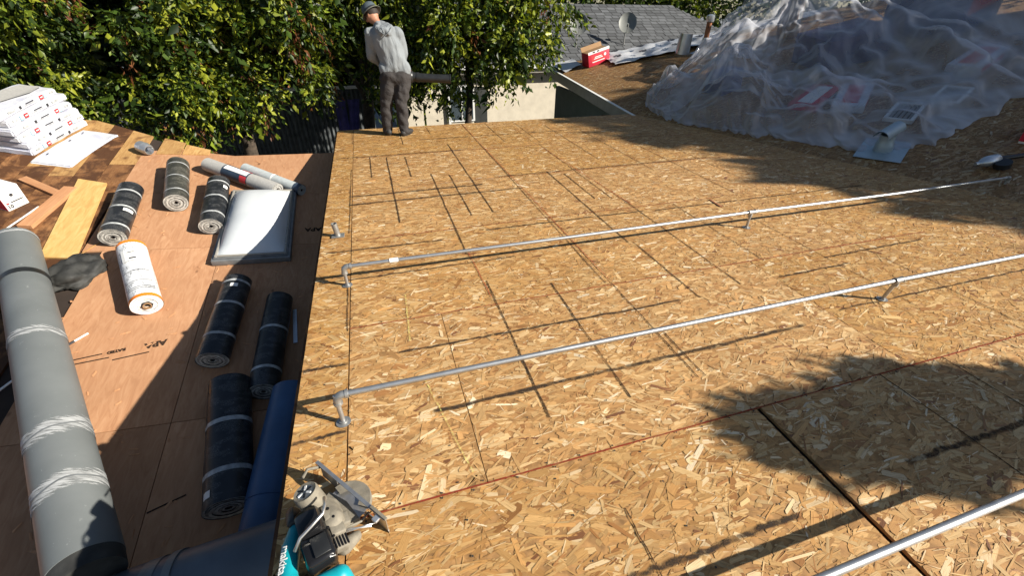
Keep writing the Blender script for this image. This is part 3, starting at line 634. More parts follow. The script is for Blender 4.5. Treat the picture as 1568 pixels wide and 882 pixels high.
# dark blue duct length
p, q = LF(-1.12, 1.60).translation, LF(-.985, 2.86).translation; d = (q - p)
r = empty('blue_duct', TR(p), 'dark blue pipe section lying in shade against the deck edge', 'duct pipe')
b = MB(); b.tube([LN * .155, d * .33 + LN * .155], .152, 36); b.build('pipe_section', MT['bluewrap'], r, None, 40)
b = MB(); b.tube([d * .325 + LN * .155, d + LN * .155], .158, 36); b.build('pipe_section', MT['bluewrap'], r, None, 40)
# tar lump
r_ = random.Random(5); bm = bmesh.new(); bmesh.ops.create_icosphere(bm, subdivisions=4, radius=1)
for v in bm.verts:
    n_ = mnoise.noise(v.co * 1.9 + Vector((3, 1, 7))) * .32 + mnoise.noise(v.co * 5.5) * .12; f_ = 1 + n_; v.co = Vector((v.co.x * .20 * f_, v.co.y * .27 * f_, max(v.co.z, -.3) * .10 * (1 + 2.2 * n_)))
me = bpy.data.meshes.new('tar_flashing'); bm.to_mesh(me); bm.free(); me.materials.append(MT['rubber']); me.polygons.foreach_set('use_smooth', [True] * len(me.polygons))
tag(link('tar_flashing', me, None, LF(-3.02, 4.62, -20, .035)), 'lump of black tar-smeared flashing beside the big grey duct', 'tar flashing')

# ------------------------------------------------------------------ loose wood, sticks, strips
def loose(name, d, f, mat, label, cat, bev=.002): return tag(MB().box((0, 0, d[2] / 2), d, None, bev).build(name, MT[mat], None, f), label, cat)
o = slab('plywood_offcut', 'yellow', [(-3.40, 4.90), (-3.10, 4.86), (-3.27, 6.30), (-3.58, 6.40)], .024, .018); o.parent = None; o.matrix_world = low.matrix_world @ o.matrix_local if False else TR(Vector((-3.3375, 5.615, zl(-3.3375, 5.615)))); tag(o, 'bright yellow plywood strip lying under a black roll', 'plywood strip')
loose('lumber_offcut', (.13, .80, .04), LF(-3.64, 5.80, -8, .003), 'lumber', 'pink orange lumber offcut lying beside the yellow plywood strip', 'board')
loose('lumber_batten', (.09, .62, .03), LF(-3.86, 6.22, 52, .003), 'lumber', 'long thin batten on the brown planks in front of the red nail box', 'board')
loose('thin_lath', (.014, .42, .010), LF(-3.80, 5.62, -14, .003), 'whitelabel', 'thin pale lath lying left of the lumber offcut', 'lath')
loose('thin_lath', (.012, .36, .008), LF(-3.06, 5.00, -26, .003), 'plank_new', 'thin splintered lath between black tar lump and sunny plywood', 'lath')
loose('thin_lath', (.016, 1.3, .010), LF(-3.25, 2.95, -28, .012), 'whitelabel', 'thin white lath on dark planks at left edge beyond the duct', 'lath')
r = empty('marker_stick', LF(-2.73, 3.77, -40, .010), 'small white stick with a black end beside the big grey duct', 'stick')
b = MB(); b.tube([(0, -.03, 0), (0, .075, 0)], .008, 8); b.build('white_barrel', MT['whitelabel'], r); b = MB(); b.tube([(0, -.075, 0), (0, -.03, 0)], .010, 8); b.build('black_cap', MT['ink'], r)
loose('metal_strip', (.035, .44, .004), LF(-1.045, 3.70, 5, .012), 'flash', 'narrow metal strip in shade beside the shaded roll', 'metal strip', 0)
loose('metal_strip', (.030, .46, .004), LF(-1.135, 2.48, 6, .014), 'flash', 'narrow metal strip in shade right of the largest front roll', 'metal strip', 0)
loose('wood_chip', (.035, .14, .012), LF(-1.82, 5.80, -14, .003), 'whitelabel', 'small white block between a black roll and the skylight', 'offcut')
r = empty('pipe_collar', LF(-3.07, 7.12, 50, .075), 'small shiny metal pipe collar lying on pale planks', 'pipe collar')
b = MB(); b.lathe([(.05, -.09), (.075, -.085), (.075, .05), (.06, .085), (.056, .085), (.07, .05), (.07, -.08), (.05, -.085)], ROT('X', 90), 24); b.build('collar_tube', MT['flash'], r, None, 40)
b = MB(); b.lathe([(.076, -.02), (.082, 0), (.076, .02)], ROT('X', 90), 24); b.build('crimped_ring', MT['flash'], r, None, 40)

# ------------------------------------------------------------------ nail carton at left edge
def carton(name, f, d, label, group=None, face='-y', side_col='carton_r'):
    r = empty(name, f, label, 'carton', group); x, y, z = d
    MB().box((0, 0, z / 2), d, None, .004).build('box', MT['carton_w'], r, None, 40); return r
r = carton('nail_carton', LF(-4.06, 5.90, -28, .003), (.34, .21, .24), 'white carton with a red side at the left edge of the planks')
MB().box((0, -.106, .115), (.336, .002, .21)).build('red_panel', MT['carton_r'], r)
MB().box((0, .0, .2405), (.34, .005, .002)).build('lid_seam', MT['ink'], r); MB().box((-.08, .05, .2415), (.12, .03, .003)).build('hand_hole', MT['ink'], r)
b = MB(); b.lathe([(0, .171), (.018, .171)], TR(0, .0, .155) @ ROT('Y', 90), 14); b.build('hand_hole', MT['ink'], r)
text('10', .055, 'ink', r, TR(.1715, -.065, .04) @ ROT('Z', 90) @ ROT('X', 90), bold=.002)
MB().box((.1712, .02, .082), (.001, .12, .012)).build('printed_line', MT['ink'], r); MB().box((.1712, .035, .04), (.001, .08, .014)).build('printed_line', MT['tape'], r); MB().box((.1714, -.075, .080), (.001, .028, .016)).build('logo_block', MT['redlabel'], r)

# ------------------------------------------------------------------ shingle bundles
def bundle_mesh(seed, L=1.0, W=.42, H=.085):
    bm = bmesh.new(); bmesh.ops.create_cube(bm, size=1)
    for v in bm.verts: v.co = Vector((v.co.x * W, v.co.y * L, v.co.z * H))
    bmesh.ops.bevel(bm, geom=bm.edges[:], offset=.016, segments=2, affect='EDGES'); bmesh.ops.subdivide_edges(bm, edges=[e for e in bm.edges if e.calc_length() > .2], cuts=9, use_grid_fill=True)
    for v in bm.verts:
        n_ = mnoise.noise_vector(v.co * 6 + Vector((seed * 3.1, 0, 0))); v.co += Vector((n_.x * .006, n_.y * .010, n_.z * .010)); v.co.z += -.03 * abs(v.co.y / (L / 2)) ** 2.5 * .6 + .5 * H
    me = bpy.data.meshes.new('wrapped_pack'); bm.to_mesh(me); bm.free(); me.materials.append(MT['wrap']); me.polygons.foreach_set('use_smooth', [True] * len(me.polygons)); me.set_sharp_from_angle(angle=math.radians(40)); return me
names = ['lowest wrapped shingle bundle of the white stack', 'second white shingle bundle from the bottom of the stack', 'third white shingle bundle from the bottom of the stack', 'fourth white shingle bundle from the bottom of the stack', 'fifth white shingle bundle, just under the top one', 'topmost white shingle bundle, torn open to grey shingles']
BF = LF(-4.33, 7.50, -14, .004)
offs = [(0.03, .02, 0), (.02, .03, 1), (0, .01, -1.5), (-.02, -.02, 1), (-.06, .02, 2), (-.09, -.05, 3)]
for k in range(6):
    ox, oy, rz = offs[k]; f = BF @ TR(ox, oy, .088 * k) @ ROT('Z', rz); r = empty('shingle_bundle', f, names[k], 'shingle bundle', 'wrapped shingle bundles'); g_ = random.Random(k)
    link('wrapped_pack', bundle_mesh(k), r)
    xs_ = .2165; flip = 1 if k % 2 else -1
    for nm, mt, yy, zz, w, h in [('red_logo', 'redlabel', .22 * flip, .046, .060, .050), ('blue_patch', 'lightblue', .29 * flip, .046, .055, .055), ('printed_line', 'ink', .02 * flip, .056, .13, .012), ('printed_line', 'tape', .03 * flip, .038, .20, .008), ('black_diamond', 'ink', -.14 * flip, .045, .030, .034), ('printed_line', 'tape', -.28 * flip, .046, .12, .026), ('printed_line', 'tape', .40 * flip, .048, .07, .024)]:
        MB().box((xs_ + (.003 if mt == 'ink' else .0025), yy, zz), (.0015, w, h)).build(nm, MT[mt], r)
    for yy in (.22 * flip,): MB().box((xs_ + .0038, yy, .046), (.001, .036, .012)).build('logo_letters', MT['whitelabel'], r)
    if k == 5:
        vs = [(-.17, -.22, .098), (.02, -.28, .101), (.14, .20, .103), (.10, .44, .094), (-.12, .40, .096), (-.19, .1, .095)]; MB().add(vs, [tuple(range(6))]).build('bare_shingle', MT['feltgrey'], r)
f = LF(-3.86, 7.22, -13, .004); r = empty('shingle_bundle', f, 'flat white wrapper spread on the planks right of the bundle stack', 'shingle bundle', 'wrapped shingle bundles')
me = bundle_mesh(9, .98, .46, .03); link('wrapped_pack', me, r)
for yy in (-.3, .1, .35): MB().box((-.13, yy, .045), (.02, .03, .001)).build('black_diamond', MT['ink'], r)

# ------------------------------------------------------------------ things on the pitched roof
r = empty('nail_carton', RF(5.62, 10.98, 0, .0) @ ROT('Z', 8), 'red and white open carton standing at the far roof corner', 'carton')
MB().box((0, 0, .16), (.62, .30, .30), None, .005).build('box', MT['carton_r'], r, None, 40); MB().box((0, .03, .316), (.60, .22, .01)).build('box_inside', MT['cardboard'], r)
b = MB(); b.box((0, -.155, .318), (.62, .012, .06)); b.build('lid_flap', MT['carton_w'], r); MB().box((0, .17, .36), (.60, .01, .12), ROT('X', -25).to_3x3()).build('lid_flap', MT['cardboard'], r)
MB().box((-.02, -.1525, .17), (.42, .002, .15)).build('print_panel', MT['redlabel'], r)
for z_, w in ((.20, .20), (.165, .26), (.10, .36)): MB().box((-.02, -.1545, z_), (w, .002, .018)).build('printed_line', MT['whitelabel'], r)
b = MB(); b.lathe([(0, .156), (.035, .156)], TR(.18, 0, .20) @ ROT('X', 90), 12); b.build('logo_disc', MT['whitelabel'], r)
for x_ in (-.15, -.02): MB().box((x_, -.1625, .322), (.07, .002, .03)).build('printed_line', MT['ink'], r)
# underlayment sheet with paw print marks, slipped over the far edge
def cloth(name, mat, corners, nu, nv, amp, seed, parent, edge=0.0, up=0.03, ln=None):
    vs = []; fs = []
    A, B, C_, D_ = corners
    for i in range(nu + 1):
        for j in range(nv + 1):
            u, v = i / nu, j / nv; x = (A[0] * (1 - u) + B[0] * u) * (1 - v) + (D_[0] * (1 - u) + C_[0] * u) * v; y = (A[1] * (1 - u) + B[1] * u) * (1 - v) + (D_[1] * (1 - u) + C_[1] * u) * v
            x += edge * mnoise.noise(Vector((u * 5, v * 5, seed))); y += edge * mnoise.noise(Vector((u * 5, v * 5, seed + 9)))
            h = up + amp * (mnoise.noise(Vector((x * 2.2, y * 2.2, seed))) + .5 * mnoise.noise(Vector((x * 6, y * 6, seed))) + .6); p = Vector((x, y, zr(x, y))) + RN * max(h, .008); vs.append(p)
    for i in range(nu):
        for j in range(nv): a = i * (nv + 1) + j; fs.append((a, a + nv + 1, a + nv + 2, a + 1))
    return MB().add(vs, fs).build(name, MT[mat], parent, None, True)
r = empty('underlayment_sheet', TR(0, 0, 0), 'crumpled white underlayment sheet with black paw marks along the far roof edge', 'underlayment')
cloth('sheet', 'paper', [(5.80, 10.30), (8.0, 9.62), (8.7, 10.36), (5.9, 11.46)], 40, 14, .05, 3.0, r, .10); cloth('sheet', 'paper', [(4.78, 10.9), (5.3, 11.15), (5.35, 11.85), (4.75, 11.85)], 12, 10, .03, 5.0, r, .05); cloth('sheet', 'paper', [(8.5, 9.95), (10.5, 9.25), (10.7, 9.60), (8.6, 10.42)], 30, 8, .05, 7.0, r, .06)
def paw(x, y, s, yaw):
    b = MB(); f = RF(x, y, yaw, .125)
    for px, py, rx, ry in [(0, 0, 1, .8), (-1.15, .7, .42, .5), (-.45, 1.35, .42, .55), (.45, 1.35, .42, .55), (1.15, .7, .42, .5)]:
        vs = [f @ Vector(((px + rx * math.cos(a)) * s, (py + ry * math.sin(a)) * s, 0)) for a in [k * PI / 6 for k in range(12)]]; b.add(vs, [tuple(range(12))])
    b.build('paw_mark', MT['ink'], r)
for x, y, s, yw in [(6.05, 10.60, .075, 20), (6.75, 10.80, .07, -15), (6.60, 10.38, .07, 10), (7.45, 10.52, .07, 30), (7.30, 10.12, .065, 0), (7.95, 10.15, .07, -10), (6.2, 11.05, .07, 15)]: paw(x, y, s, yw)
# rusty vent with flashing
r = empty('roof_vent', RF(7.52, 9.40), 'rusty vent pipe with metal cap standing by the underlayment sheet', 'vent pipe'); up = (rr.matrix_world.to_3x3().inverted() @ Vector((0, 0, 1)))
b = MB(); b.tube([(0, 0, 0), up * .62], .055, 16); b.build('pipe', MT['rust'], r, None, 40); b = MB(); b.lathe([(.075, .60), (.085, .62), (.085, .72), (.03, .75), (0, .75)], align(up), 18); b.build('cap', MT['flash'], r, None, 40)
b = MB(); b.tube([up * .0, up * .30], [.11, .075], 16); b.build('flashing_cone', MT['flash'], r, None, 40); MB().box((0, 0, .008), (.42, .42, .006)).build('base_flashing', MT['flash'], r)
r = empty('loose_flashing', RF(7.22, 9.75), 'bright curled metal flashing leaning left of the rusty vent pipe', 'flashing')
b = MB(); b.lathe([(.17, 0), (.15, .42)], ROT('Y', 14), 16, 2.6, 5.2); b.lathe([(.145, .42), (.165, 0)], ROT('Y', 14), 16, 2.6, 5.2); b.build('curled_sheet', MT['flash'], r, None, True)
beam_o = MB().tube([(8.3, 10.42, zr(8.3, 10.42) + .03), (10.0, 9.75, zr(10.0, 9.75) + .10)], .02, 8).build('white_pole', MT['trim']); tag(beam_o, 'thin white pole lying at the far edge behind the plastic sheet', 'pole')
# T-top flashing at the sheet edge
r = empty('vent_flashing', RF(6.36, 3.98, 28, .012), 'blue grey flat vent flashing with a half-round hood at the plastic edge', 'vent flashing')
MB().box((0, 0, .004), (.58, .50, .005)).build('base_plate', MT['flashpaint'], r); b = MB(); b.lathe([(.105, .006), (.10, .10), (.085, .12), (.085, .22)], None, 24); b.build('riser', MT['flashpaint'], r, None, 40)
b = MB(); b.lathe([(.085, -.19), (.085, .19)], TR(.02, 0, .225) @ ROT('Z', 75) @ ROT('X', 90), 20, PI * .0, PI * 1.0); b.lathe([(.081, .19), (.081, -.19)], TR(.02, 0, .225) @ ROT('Z', 75) @ ROT('X', 90), 20, 0, PI); b.build('hood', MT['flashpaint'], r, None, 50)
# nail gun
r = empty('nail_gun', RF(6.80, 3.06, -100, .02), 'grey and black nail gun lying in shade at the right edge', 'nail gun')
b = MB(); b.lathe([(0, 0), (.05, .0), (.062, .02), (.062, .13), (.05, .17), (.035, .20), (.02, .22), (.02, .26), (0, .26)], TR(0, .06, .06) @ ROT('X', 90), 20); b.build('cylinder_head', MT['flash'], r, None, 40)
b = MB(); b.tube([(0, .08, .06), (.02, .20, .055), (.03, .34, .05)], [.03, .027, .030], 12); b.build('handle', MT['gloss_black'], r, None, 40); b = MB(); b.lathe([(0, -.03), (.075, -.03), (.075, .03), (0, .03)], TR(.10, .02, .05) @ ROT('X', 12), 22); b.build('coil_magazine', MT['black'], r, None, 40); MB().box((.06, .10, .05), (.02, .06, .03)).build('trigger', MT['redlabel'], r)
r = carton('nail_carton', RF(7.72, 3.15, 20, .002), (.45, .34, .26), 'dark red carton in shade at the right edge above the nail gun'); MB().box((0, 0, .13), (.456, .346, .20)).build('red_panel', MT['carton_r'], r)

# ------------------------------------------------------------------ things under the plastic
GU = 'roofing supplies under the plastic sheet'
def under(x, y, yaw, d, mat, nm, label, cat='supplies', top=None):
    r = empty(nm, RF(x, y, yaw, .003), label, cat, GU); MB().box((0, 0, d[2] / 2), d, None, .01).build('body', MT[mat], r, None, 40)
    if top: MB().box((0, 0, d[2] + .004), (d[0] * .8, d[1] * .5, .006)).build('label_panel', MT[top], r); MB().box((0, -d[1] / 2 - .002, d[2] * .5), (d[0] * .7, .004, d[2] * .4)).build('label_panel', MT[top], r)
    return r
under(7.3, 5.35, 35, (.9, .42, .12), 'wrap', 'shingle_pack', 'white shingle pack with red band seen through the plastic near its fold', 'shingle bundle', 'carton_r')
under(7.0, 5.75, 22, (.9, .42, .10), 'carton_r', 'shingle_pack', 'red shingle pack seen through the plastic left of the grey vents', 'shingle bundle', 'carton_w')
under(8.6, 6.9, -10, (1.2, .9, .5), 'violet', 'wrapped_pallet', 'dim violet wrapped pallet showing through the plastic middle', 'pallet')
under(10.8, 6.9, 12, (1.5, 1.2, 1.05), 'bluetarp', 'wrapped_pallet', 'large blue wrapped pallet under the high part of the plastic', 'pallet', 'carton_r')
under(12.1, 5.5, 6, (1.0, 1.1, 1.35), 'violet', 'wrapped_pallet', 'tall dark violet wrapped pallet at the right edge under plastic', 'pallet')
under(9.15, 8.75, 30, (.36, .36, .78), 'cardboard', 'stacked_carton', 'brown carton tower propping up the peak of the plastic', 'carton', 'carton_w')
under(6.4, 7.2, 10, (.5, .4, .36), 'bluetarp', 'wrapped_pack', 'small blue pack inside the left lobe of the plastic', 'pack')
under(9.3, 5.1, 15, (1.0, .4, .18), 'wrap', 'shingle_pack', 'white shingle pack under plastic, right of the grey vents', 'shingle bundle', 'carton_r')
def louver(x, y, yaw, label):
    r = empty('louver_vent', RF(x, y, yaw, .01), label, 'roof vent', 'louvered vents under the plastic'); b = MB(); w, h = .62, .34
    for s in (-1, 1): b.box((s * (w / 2 - .02), 0, .03), (.04, h, .05)); b.box((0, s * (h / 2 - .02), .032), (w, .04, .05))
    b.build('frame', MT['trim'], r); MB().box((0, 0, .006), (w - .02, h - .02, .01)).build('dark_backing', MT['felt'], r)
    for k in range(5): MB().box((0, -.11 + k * .055, .03), (w - .08, .04, .004), ROT('X', 30).to_3x3()).build('slat', MT['skyframe'], r)
louver(7.35, 4.55, 25, 'first louvered vent under the plastic, behind the blue grey flashing'); louver(8.15, 4.55, 20, 'second louvered vent under the plastic, towards the right edge')

# ------------------------------------------------------------------ clear plastic sheet
def plastic_mat():
    t = NT('clear_poly_sheet'); v = t.coord('Object'); n = t.noise(v, .8, 4, .55, 1.0); n2 = t.noise(v, 7.0, 3, .5, .6)
    t.b.inputs['Base Color'].default_value = (.80, .80, .84, 1); t.set(.07, 0, 1.0)
    tr = t.node('BsdfTransparent'); tr.inputs[0].default_value = (.90, .91, .94, 1); tl = t.node('BsdfTranslucent'); tl.inputs[0].default_value = (.60, .62, .68, 1)
    lw = t.node('LayerWeight'); lw.inputs[0].default_value = .5
    m1 = t.node('MixShader'); m1.inputs[0].default_value = .35; t.ln(t.b.outputs[0], m1.inputs[1]); t.ln(tl.outputs[0], m1.inputs[2])
    fac = t.math('ADD', t.math('MULTIPLY', t.math('POWER', lw.outputs['Facing'], 1.6), .66), t.ramp(n, [(.38, .14), (.66, .46)])); fac = t.math('MINIMUM', fac, .95)
    m2 = t.node('MixShader'); t.ln(fac, m2.inputs[0]); t.ln(tr.outputs[0], m2.inputs[1]); t.ln(m1.outputs[0], m2.inputs[2]); t.ln(m2.outputs[0], t.out.inputs[0])
    t.bump(n2, .12, .02); return t.mat
MT['poly'] = plastic_mat()
NE = [(5.02, 7.55), (4.98, 7.0), (5.06, 6.45), (5.45, 5.6), (5.78, 4.95), (6.08, 4.22), (6.62, 3.78), (7.4, 3.80), (8.6, 4.0), (10.2, 4.2), (12.6, 4.4)]
FE = [(5.12, 7.75), (5.35, 8.05), (5.7, 8.35), (6.5, 8.75), (7.4, 9.15), (8.3, 9.45), (9.0, 9.7), (9.8, 9.55), (10.6, 9.3), (11.6, 9.0), (13.0, 8.5)]
def poly_at(P, s):
    f = s * (len(P) - 1); i = min(int(f), len(P) - 2); u = f - i; return (P[i][0] * (1 - u) + P[i + 1][0] * u, P[i][1] * (1 - u) + P[i + 1][1] * u)
def drape():
    NU, NV = 200, 130; g = np.random.default_rng(5)
    U, V = np.meshgrid(np.linspace(0, 1, NU), np.linspace(0, 1, NV), indexing='ij')
    def pa(P, t): P = np.array(P); q = t * (len(P) - 1); return np.stack([np.interp(q, np.arange(len(P)), P[:, k]) for k in (0, 1)], -1)
    xy = pa(NE, U) * (1 - V[..., None]) + pa(FE, U) * V[..., None]
    rg = np.clip(1 - V / .14, 0, 1); nx_ = np.array([mnoise.noise(Vector((i * .17, 0, 3))) + .6 * mnoise.noise(Vector((i * .55, 5, 3))) for i in range(NU)])[:, None]; xy[..., 0] += rg * nx_ * .10; xy[..., 1] += rg * nx_ * .16
    OB = [(9.15, 8.75, .16, .16, .95, 30), (10.8, 6.9, .76, .61, 1.10, 12), (12.1, 5.5, .51, .56, 1.40, 6), (8.6, 6.9, .60, .45, .54, -10), (6.4, 7.2, .26, .21, .48, 10), (7.3, 5.35, .45, .21, .16, 35), (7.0, 5.75, .45, .21, .14, 22), (9.3, 5.1, .5, .2, .22, 15), (7.35, 4.55, .32, .18, .09, 25), (8.15, 4.55, .32, .18, .09, 20), (7.5, 8.2, .08, .08, .62, 0), (5.75, 6.6, .06, .06, .42, 0), (9.8, 7.9, .10, .10, 1.0, 0), (5.55, 7.65, .06, .06, .40, 0), (11.6, 8.0, .2, .2, 1.2, 0), (6.2, 5.4, .05, .05, .20, 0)]
    def hf(x, y):
        base = np.maximum(.245 * (x - 4.7) + .08 * (y - 7.5), 0); h = base.copy()
        for ox, oy, a, b, hh, yw in OB:
            c_, s_ = math.cos(math.radians(yw)), math.sin(math.radians(yw)); dx, dy = x - ox, y - oy; u = np.abs(c_ * dx + s_ * dy) - a; v = np.abs(-s_ * dx + c_ * dy) - b; d = np.maximum(np.maximum(u, v), 0); h = np.maximum(h, np.where(d < .10, base + hh * (1 - (d / .10) ** 2), 0))
        return h
    Hf = hf(xy[..., 0], xy[..., 1]) + .012; z = Hf.copy()
    base = np.maximum(.245 * (xy[..., 0] - 4.7) + .08 * (xy[..., 1] - 7.5), 0) + .012
    TENTS = [(9.15, 8.75, 1.12, 3.3), (10.9, 7.2, 1.55, 3.0), (12.3, 5.7, 1.9, 2.6), (8.6, 7.2, .85, 1.9), (7.35, 8.05, .62, 1.3), (6.35, 7.25, .66, 1.0), (5.60, 7.55, .46, .60), (5.95, 6.35, .60, .95), (9.3, 5.6, .50, 1.6), (7.3, 5.5, .30, 1.2), (11.3, 5.4, 1.1, 1.5), (7.9, 4.7, .16, 1.0), (6.5, 5.0, .18, .8)]
    T = np.zeros_like(z)
    for tx, ty, ta, tr_ in TENTS: T += (ta * np.maximum(0, 1 - np.hypot(xy[..., 0] - tx, xy[..., 1] - ty) / tr_) ** 1.25) ** 3.5
    eb = np.minimum(V / .13, 1) * np.minimum(U / .05, 1); eb = eb * eb * (3 - 2 * eb); z = np.maximum(z, base + T ** (1 / 3.5) * eb)
    for it in range(25):                                             # drawn taut over the supplies
        a = z.copy(); a[1:-1, 1:-1] = (z[:-2, 1:-1] + z[2:, 1:-1] + z[1:-1, :-2] + z[1:-1, 2:]) / 4; a[-1, :] = a[-2, :]; a[1:-1, -1] = np.where(U[1:-1, -1] > .45, a[1:-1, -2], base[1:-1, -1]); a[0] = base[0]; a[:, 0] = base[:, 0]; z = np.maximum(a, Hf)
    e_ = np.minimum(np.minimum(V / .10, 1), np.minimum((1 - V) / .06 + (U > .45), 1)) * np.minimum(U / .04, 1)
    P = np.concatenate([xy, np.maximum(z, Hf)[..., None]], -1)
    # slack: folds run outward from the highest supports, then the sheet is allowed to buckle
    amp = np.zeros(P.shape[:2])
    for i in range(NU):
        for j in range(NV):
            x, y, _z = P[i, j]; th = math.atan2(y - 8.75, x - 9.15); d = math.hypot(x - 9.15, y - 8.75); th2 = math.atan2(y - 7.2, x - 6.4); d2 = math.hypot(x - 6.4, y - 7.2)
            amp[i, j] = .13 * mnoise.noise(Vector((th * 4.2, d * .18, 1))) * min(d, 1.8) + .08 * mnoise.noise(Vector((th * 11, d * .22, 3))) * min(d, 1.4) * (1 if d < 4 else .6) + .09 * mnoise.noise(Vector((th2 * 2.6, d2 * .5, 5))) * math.exp(-d2 * .6) + .06 * mnoise.noise(Vector((x * 1.1, y * 1.9, 8))) + .03 * mnoise.noise(Vector((x * 3.0 + y, y * 3.6, 2)))
    P[..., 2] += np.abs(amp) * e_ * 1.3; slack = 1.06
    cons = []
    for du, dv, k in ((1, 0, 1.0), (0, 1, 1.0), (1, 1, .6), (1, -1, .6), (2, 0, .22), (0, 2, .22)):
        A = (slice(0, NU - du), slice(0, NV - dv) if dv >= 0 else slice(-dv, NV)); B = (slice(du, NU), slice(dv, NV) if dv >= 0 else slice(0, NV + dv)); L0 = np.linalg.norm(P[B] - P[A], axis=-1, keepdims=True) * slack; cons.append((A, B, L0, k))
    pin = (e_ < .05)[..., None]; P0 = P.copy(); Q = P.copy()
    for it in range(70):
        vel = (P - Q) * .85; Q = P.copy(); P = P + vel; P[..., 2] -= .00012
        for sub in range(4):
            D = np.zeros_like(P); W = np.zeros(P.shape[:2] + (1,))
            for A, B, L0, k in cons:
                d = P[B] - P[A]; l = np.linalg.norm(d, axis=-1, keepdims=True) + 1e-9; e = d * ((l - L0) / l) * .5 * k; D[A] += e; D[B] -= e; W[A] += k; W[B] += k
            P = P + D / np.maximum(W, 1) * 1.5; P = np.where(pin, P0 * .7 + P * .3, P)
            H = hf(P[..., 0], P[..., 1]) + .012; P[..., 2] = np.maximum(P[..., 2], H)
    for _ in range(2):
        S = P.copy(); S[1:-1, 1:-1] = (P[:-2, 1:-1] + P[2:, 1:-1] + P[1:-1, :-2] + P[1:-1, 2:]) / 4; P = P * .5 + S * .5
    def ridge(q, p): return (1 - min(abs(mnoise.noise(q)) * 2.2, 1)) ** p
    for i in range(NU):                                              # crisp creases
        for j in range(NV):
            x, y, _z = P[i, j]; th = math.atan2(y - 8.75, x - 9.15); d = math.hypot(x - 9.15, y - 8.75); th2 = math.atan2(y - 7.2, x - 6.4); d2 = math.hypot(x - 6.4, y - 7.2); w = Vector((x, y, 0)); wr = mnoise.noise_vector(w * .9)
            c_ = ridge(Vector((th * 5 + wr.x * .25, d * .10, 4)), 2.5) * .075 * min(d / 1.5, 1) + ridge(Vector((th * 9 + wr.y * .3, d * .10, 9)), 3) * .022 * min(d / 1.2, 1) + ridge(Vector((th2 * 3.5 + wr.x * .3, d2 * .4, 2)), 3) * .07 * math.exp(-d2 * .7) * min(d2 / .25, 1) + ridge((w + wr * .7) * .9, 4) * .05
            P[i, j, 2] += c_ * e_[i, j]; P[i, j, 0] -= .4 * c_ * e_[i, j]
    idx = np.arange(NU * NV).reshape(NU, NV); F = np.stack([idx[:-1, :-1], idx[1:, :-1], idx[1:, 1:], idx[:-1, 1:]], -1).reshape(-1, 4)
    return [tuple(p) for p in P.reshape(-1, 3).tolist()], [tuple(f) for f in F.tolist()]
vs, fs = drape()
tag(MB().add(vs, fs).build('plastic_sheet', MT['poly'], None, None, True), 'large crumpled clear plastic sheet draped over supplies on the right roof', 'plastic sheet').modifiers.new('subdivision', 'SUBSURF').render_levels = 1

# ------------------------------------------------------------------ neighbouring house
EY, EZ, RY, RZ = 17.6, -.20, 22.0, 1.85
nh = empty('neighbour_house', TR(8, 18, GROUND), 'neighbouring beige stucco house with grey shingle roof behind the fence', 'house'); ni = nh.matrix_world.inverted()
def NB(name, mat, c, d): return MB().box(c, d).build(name, MT[mat], nh, ni)
NB('wall', 'stucco', (9.5, 18.1, (GROUND + EZ) / 2), (17.0, .12, EZ - GROUND - .1)); NB('wall', 'stucco', (1.06, 20.5, (GROUND + EZ) / 2), (.12, 4.7, EZ - GROUND - .1))
NB('gutter', 'trim', (9.5, EY - .06, EZ - .03), (17.8, .10, .12)); NB('fascia_board', 'gutter', (9.5, EY + .03, EZ - .16), (17.8, .05, .20)); NB('soffit', 'gutter', (9.5, EY + .28, EZ - .22), (17.8, .55, .02))
w = NB('window', 'trim', (3.45, 18.02, -1.55), (1.05, .08, 1.35))
NBc = MB().box((3.45, 17.975, -1.55), (.90, .02, 1.2)).build('pane', MT['glass'], w, w.matrix_local.inverted() @ ni); MB().box((3.45, 17.96, -1.55), (.05, .03, 1.2)).build('mullion', MT['trim'], w, w.matrix_local.inverted() @ ni)
NB('downpipe', 'trim', (2.93, 17.95, -1.7), (.09, .07, 2.7)); NB('door_panel', 'darkwood', (4.25, 18.03, -2.0), (.5, .06, 2.1))
sl = math.atan2(RZ - EZ, RY - EY); SLn = math.hypot(RZ - EZ, RY - EY)
vs = [(.6, EY, EZ), (18.4, EY, EZ), (15.0, RY, RZ), (2.5, RY, RZ), (18.4, 26.4, EZ), (.6, 26.4, EZ)]; b = MB(); b.add(vs, [(0, 1, 2, 3), (3, 2, 4, 5), (1, 4, 2), (5, 0, 3)]); rf = b.build('roof', MT['felt'], nh, ni)
# shingle courses on the slope facing us and on the hip
vs = []; fs = []; nc = 19; tints = []
def course(P0, P1, Q0, Q1, nrm, up_):
    L = (P1 - P0).length; x = -random.uniform(0, .3); d = (P1 - P0).normalized(); up_ = up_.normalized()
    while x < L:
        w = random.uniform(.34, .50); a, c = max(x, 0), min(x + w - .03, L)
        if c - a > .05:
            dz = random.uniform(.018, .034); bi = len(vs); s = P0 + d * a; e = P0 + d * c; h = up_ * .30; tints.extend([random.uniform(.075, .135)] * 2)
            vs.extend([s + nrm * dz, e + nrm * dz, e + h + nrm * .004, s + h + nrm * .004, s + nrm * .001, e + nrm * .001]); fs.extend([(bi, bi + 1, bi + 2, bi + 3), (bi + 4, bi + 5, bi + 1, bi)])
        x += w
for k in range(nc):
    f0 = k / nc; f1 = (k + 1) / nc
    A = Vector((.6 + 1.9 * f0, EY + (RY - EY) * f0, EZ + (RZ - EZ) * f0)); B = Vector((18.4 - 3.4 * f0, A.y, A.z)); course(A, B, None, None, Vector((0, -math.sin(sl), math.cos(sl))), Vector((0, math.cos(sl), math.sin(sl))))
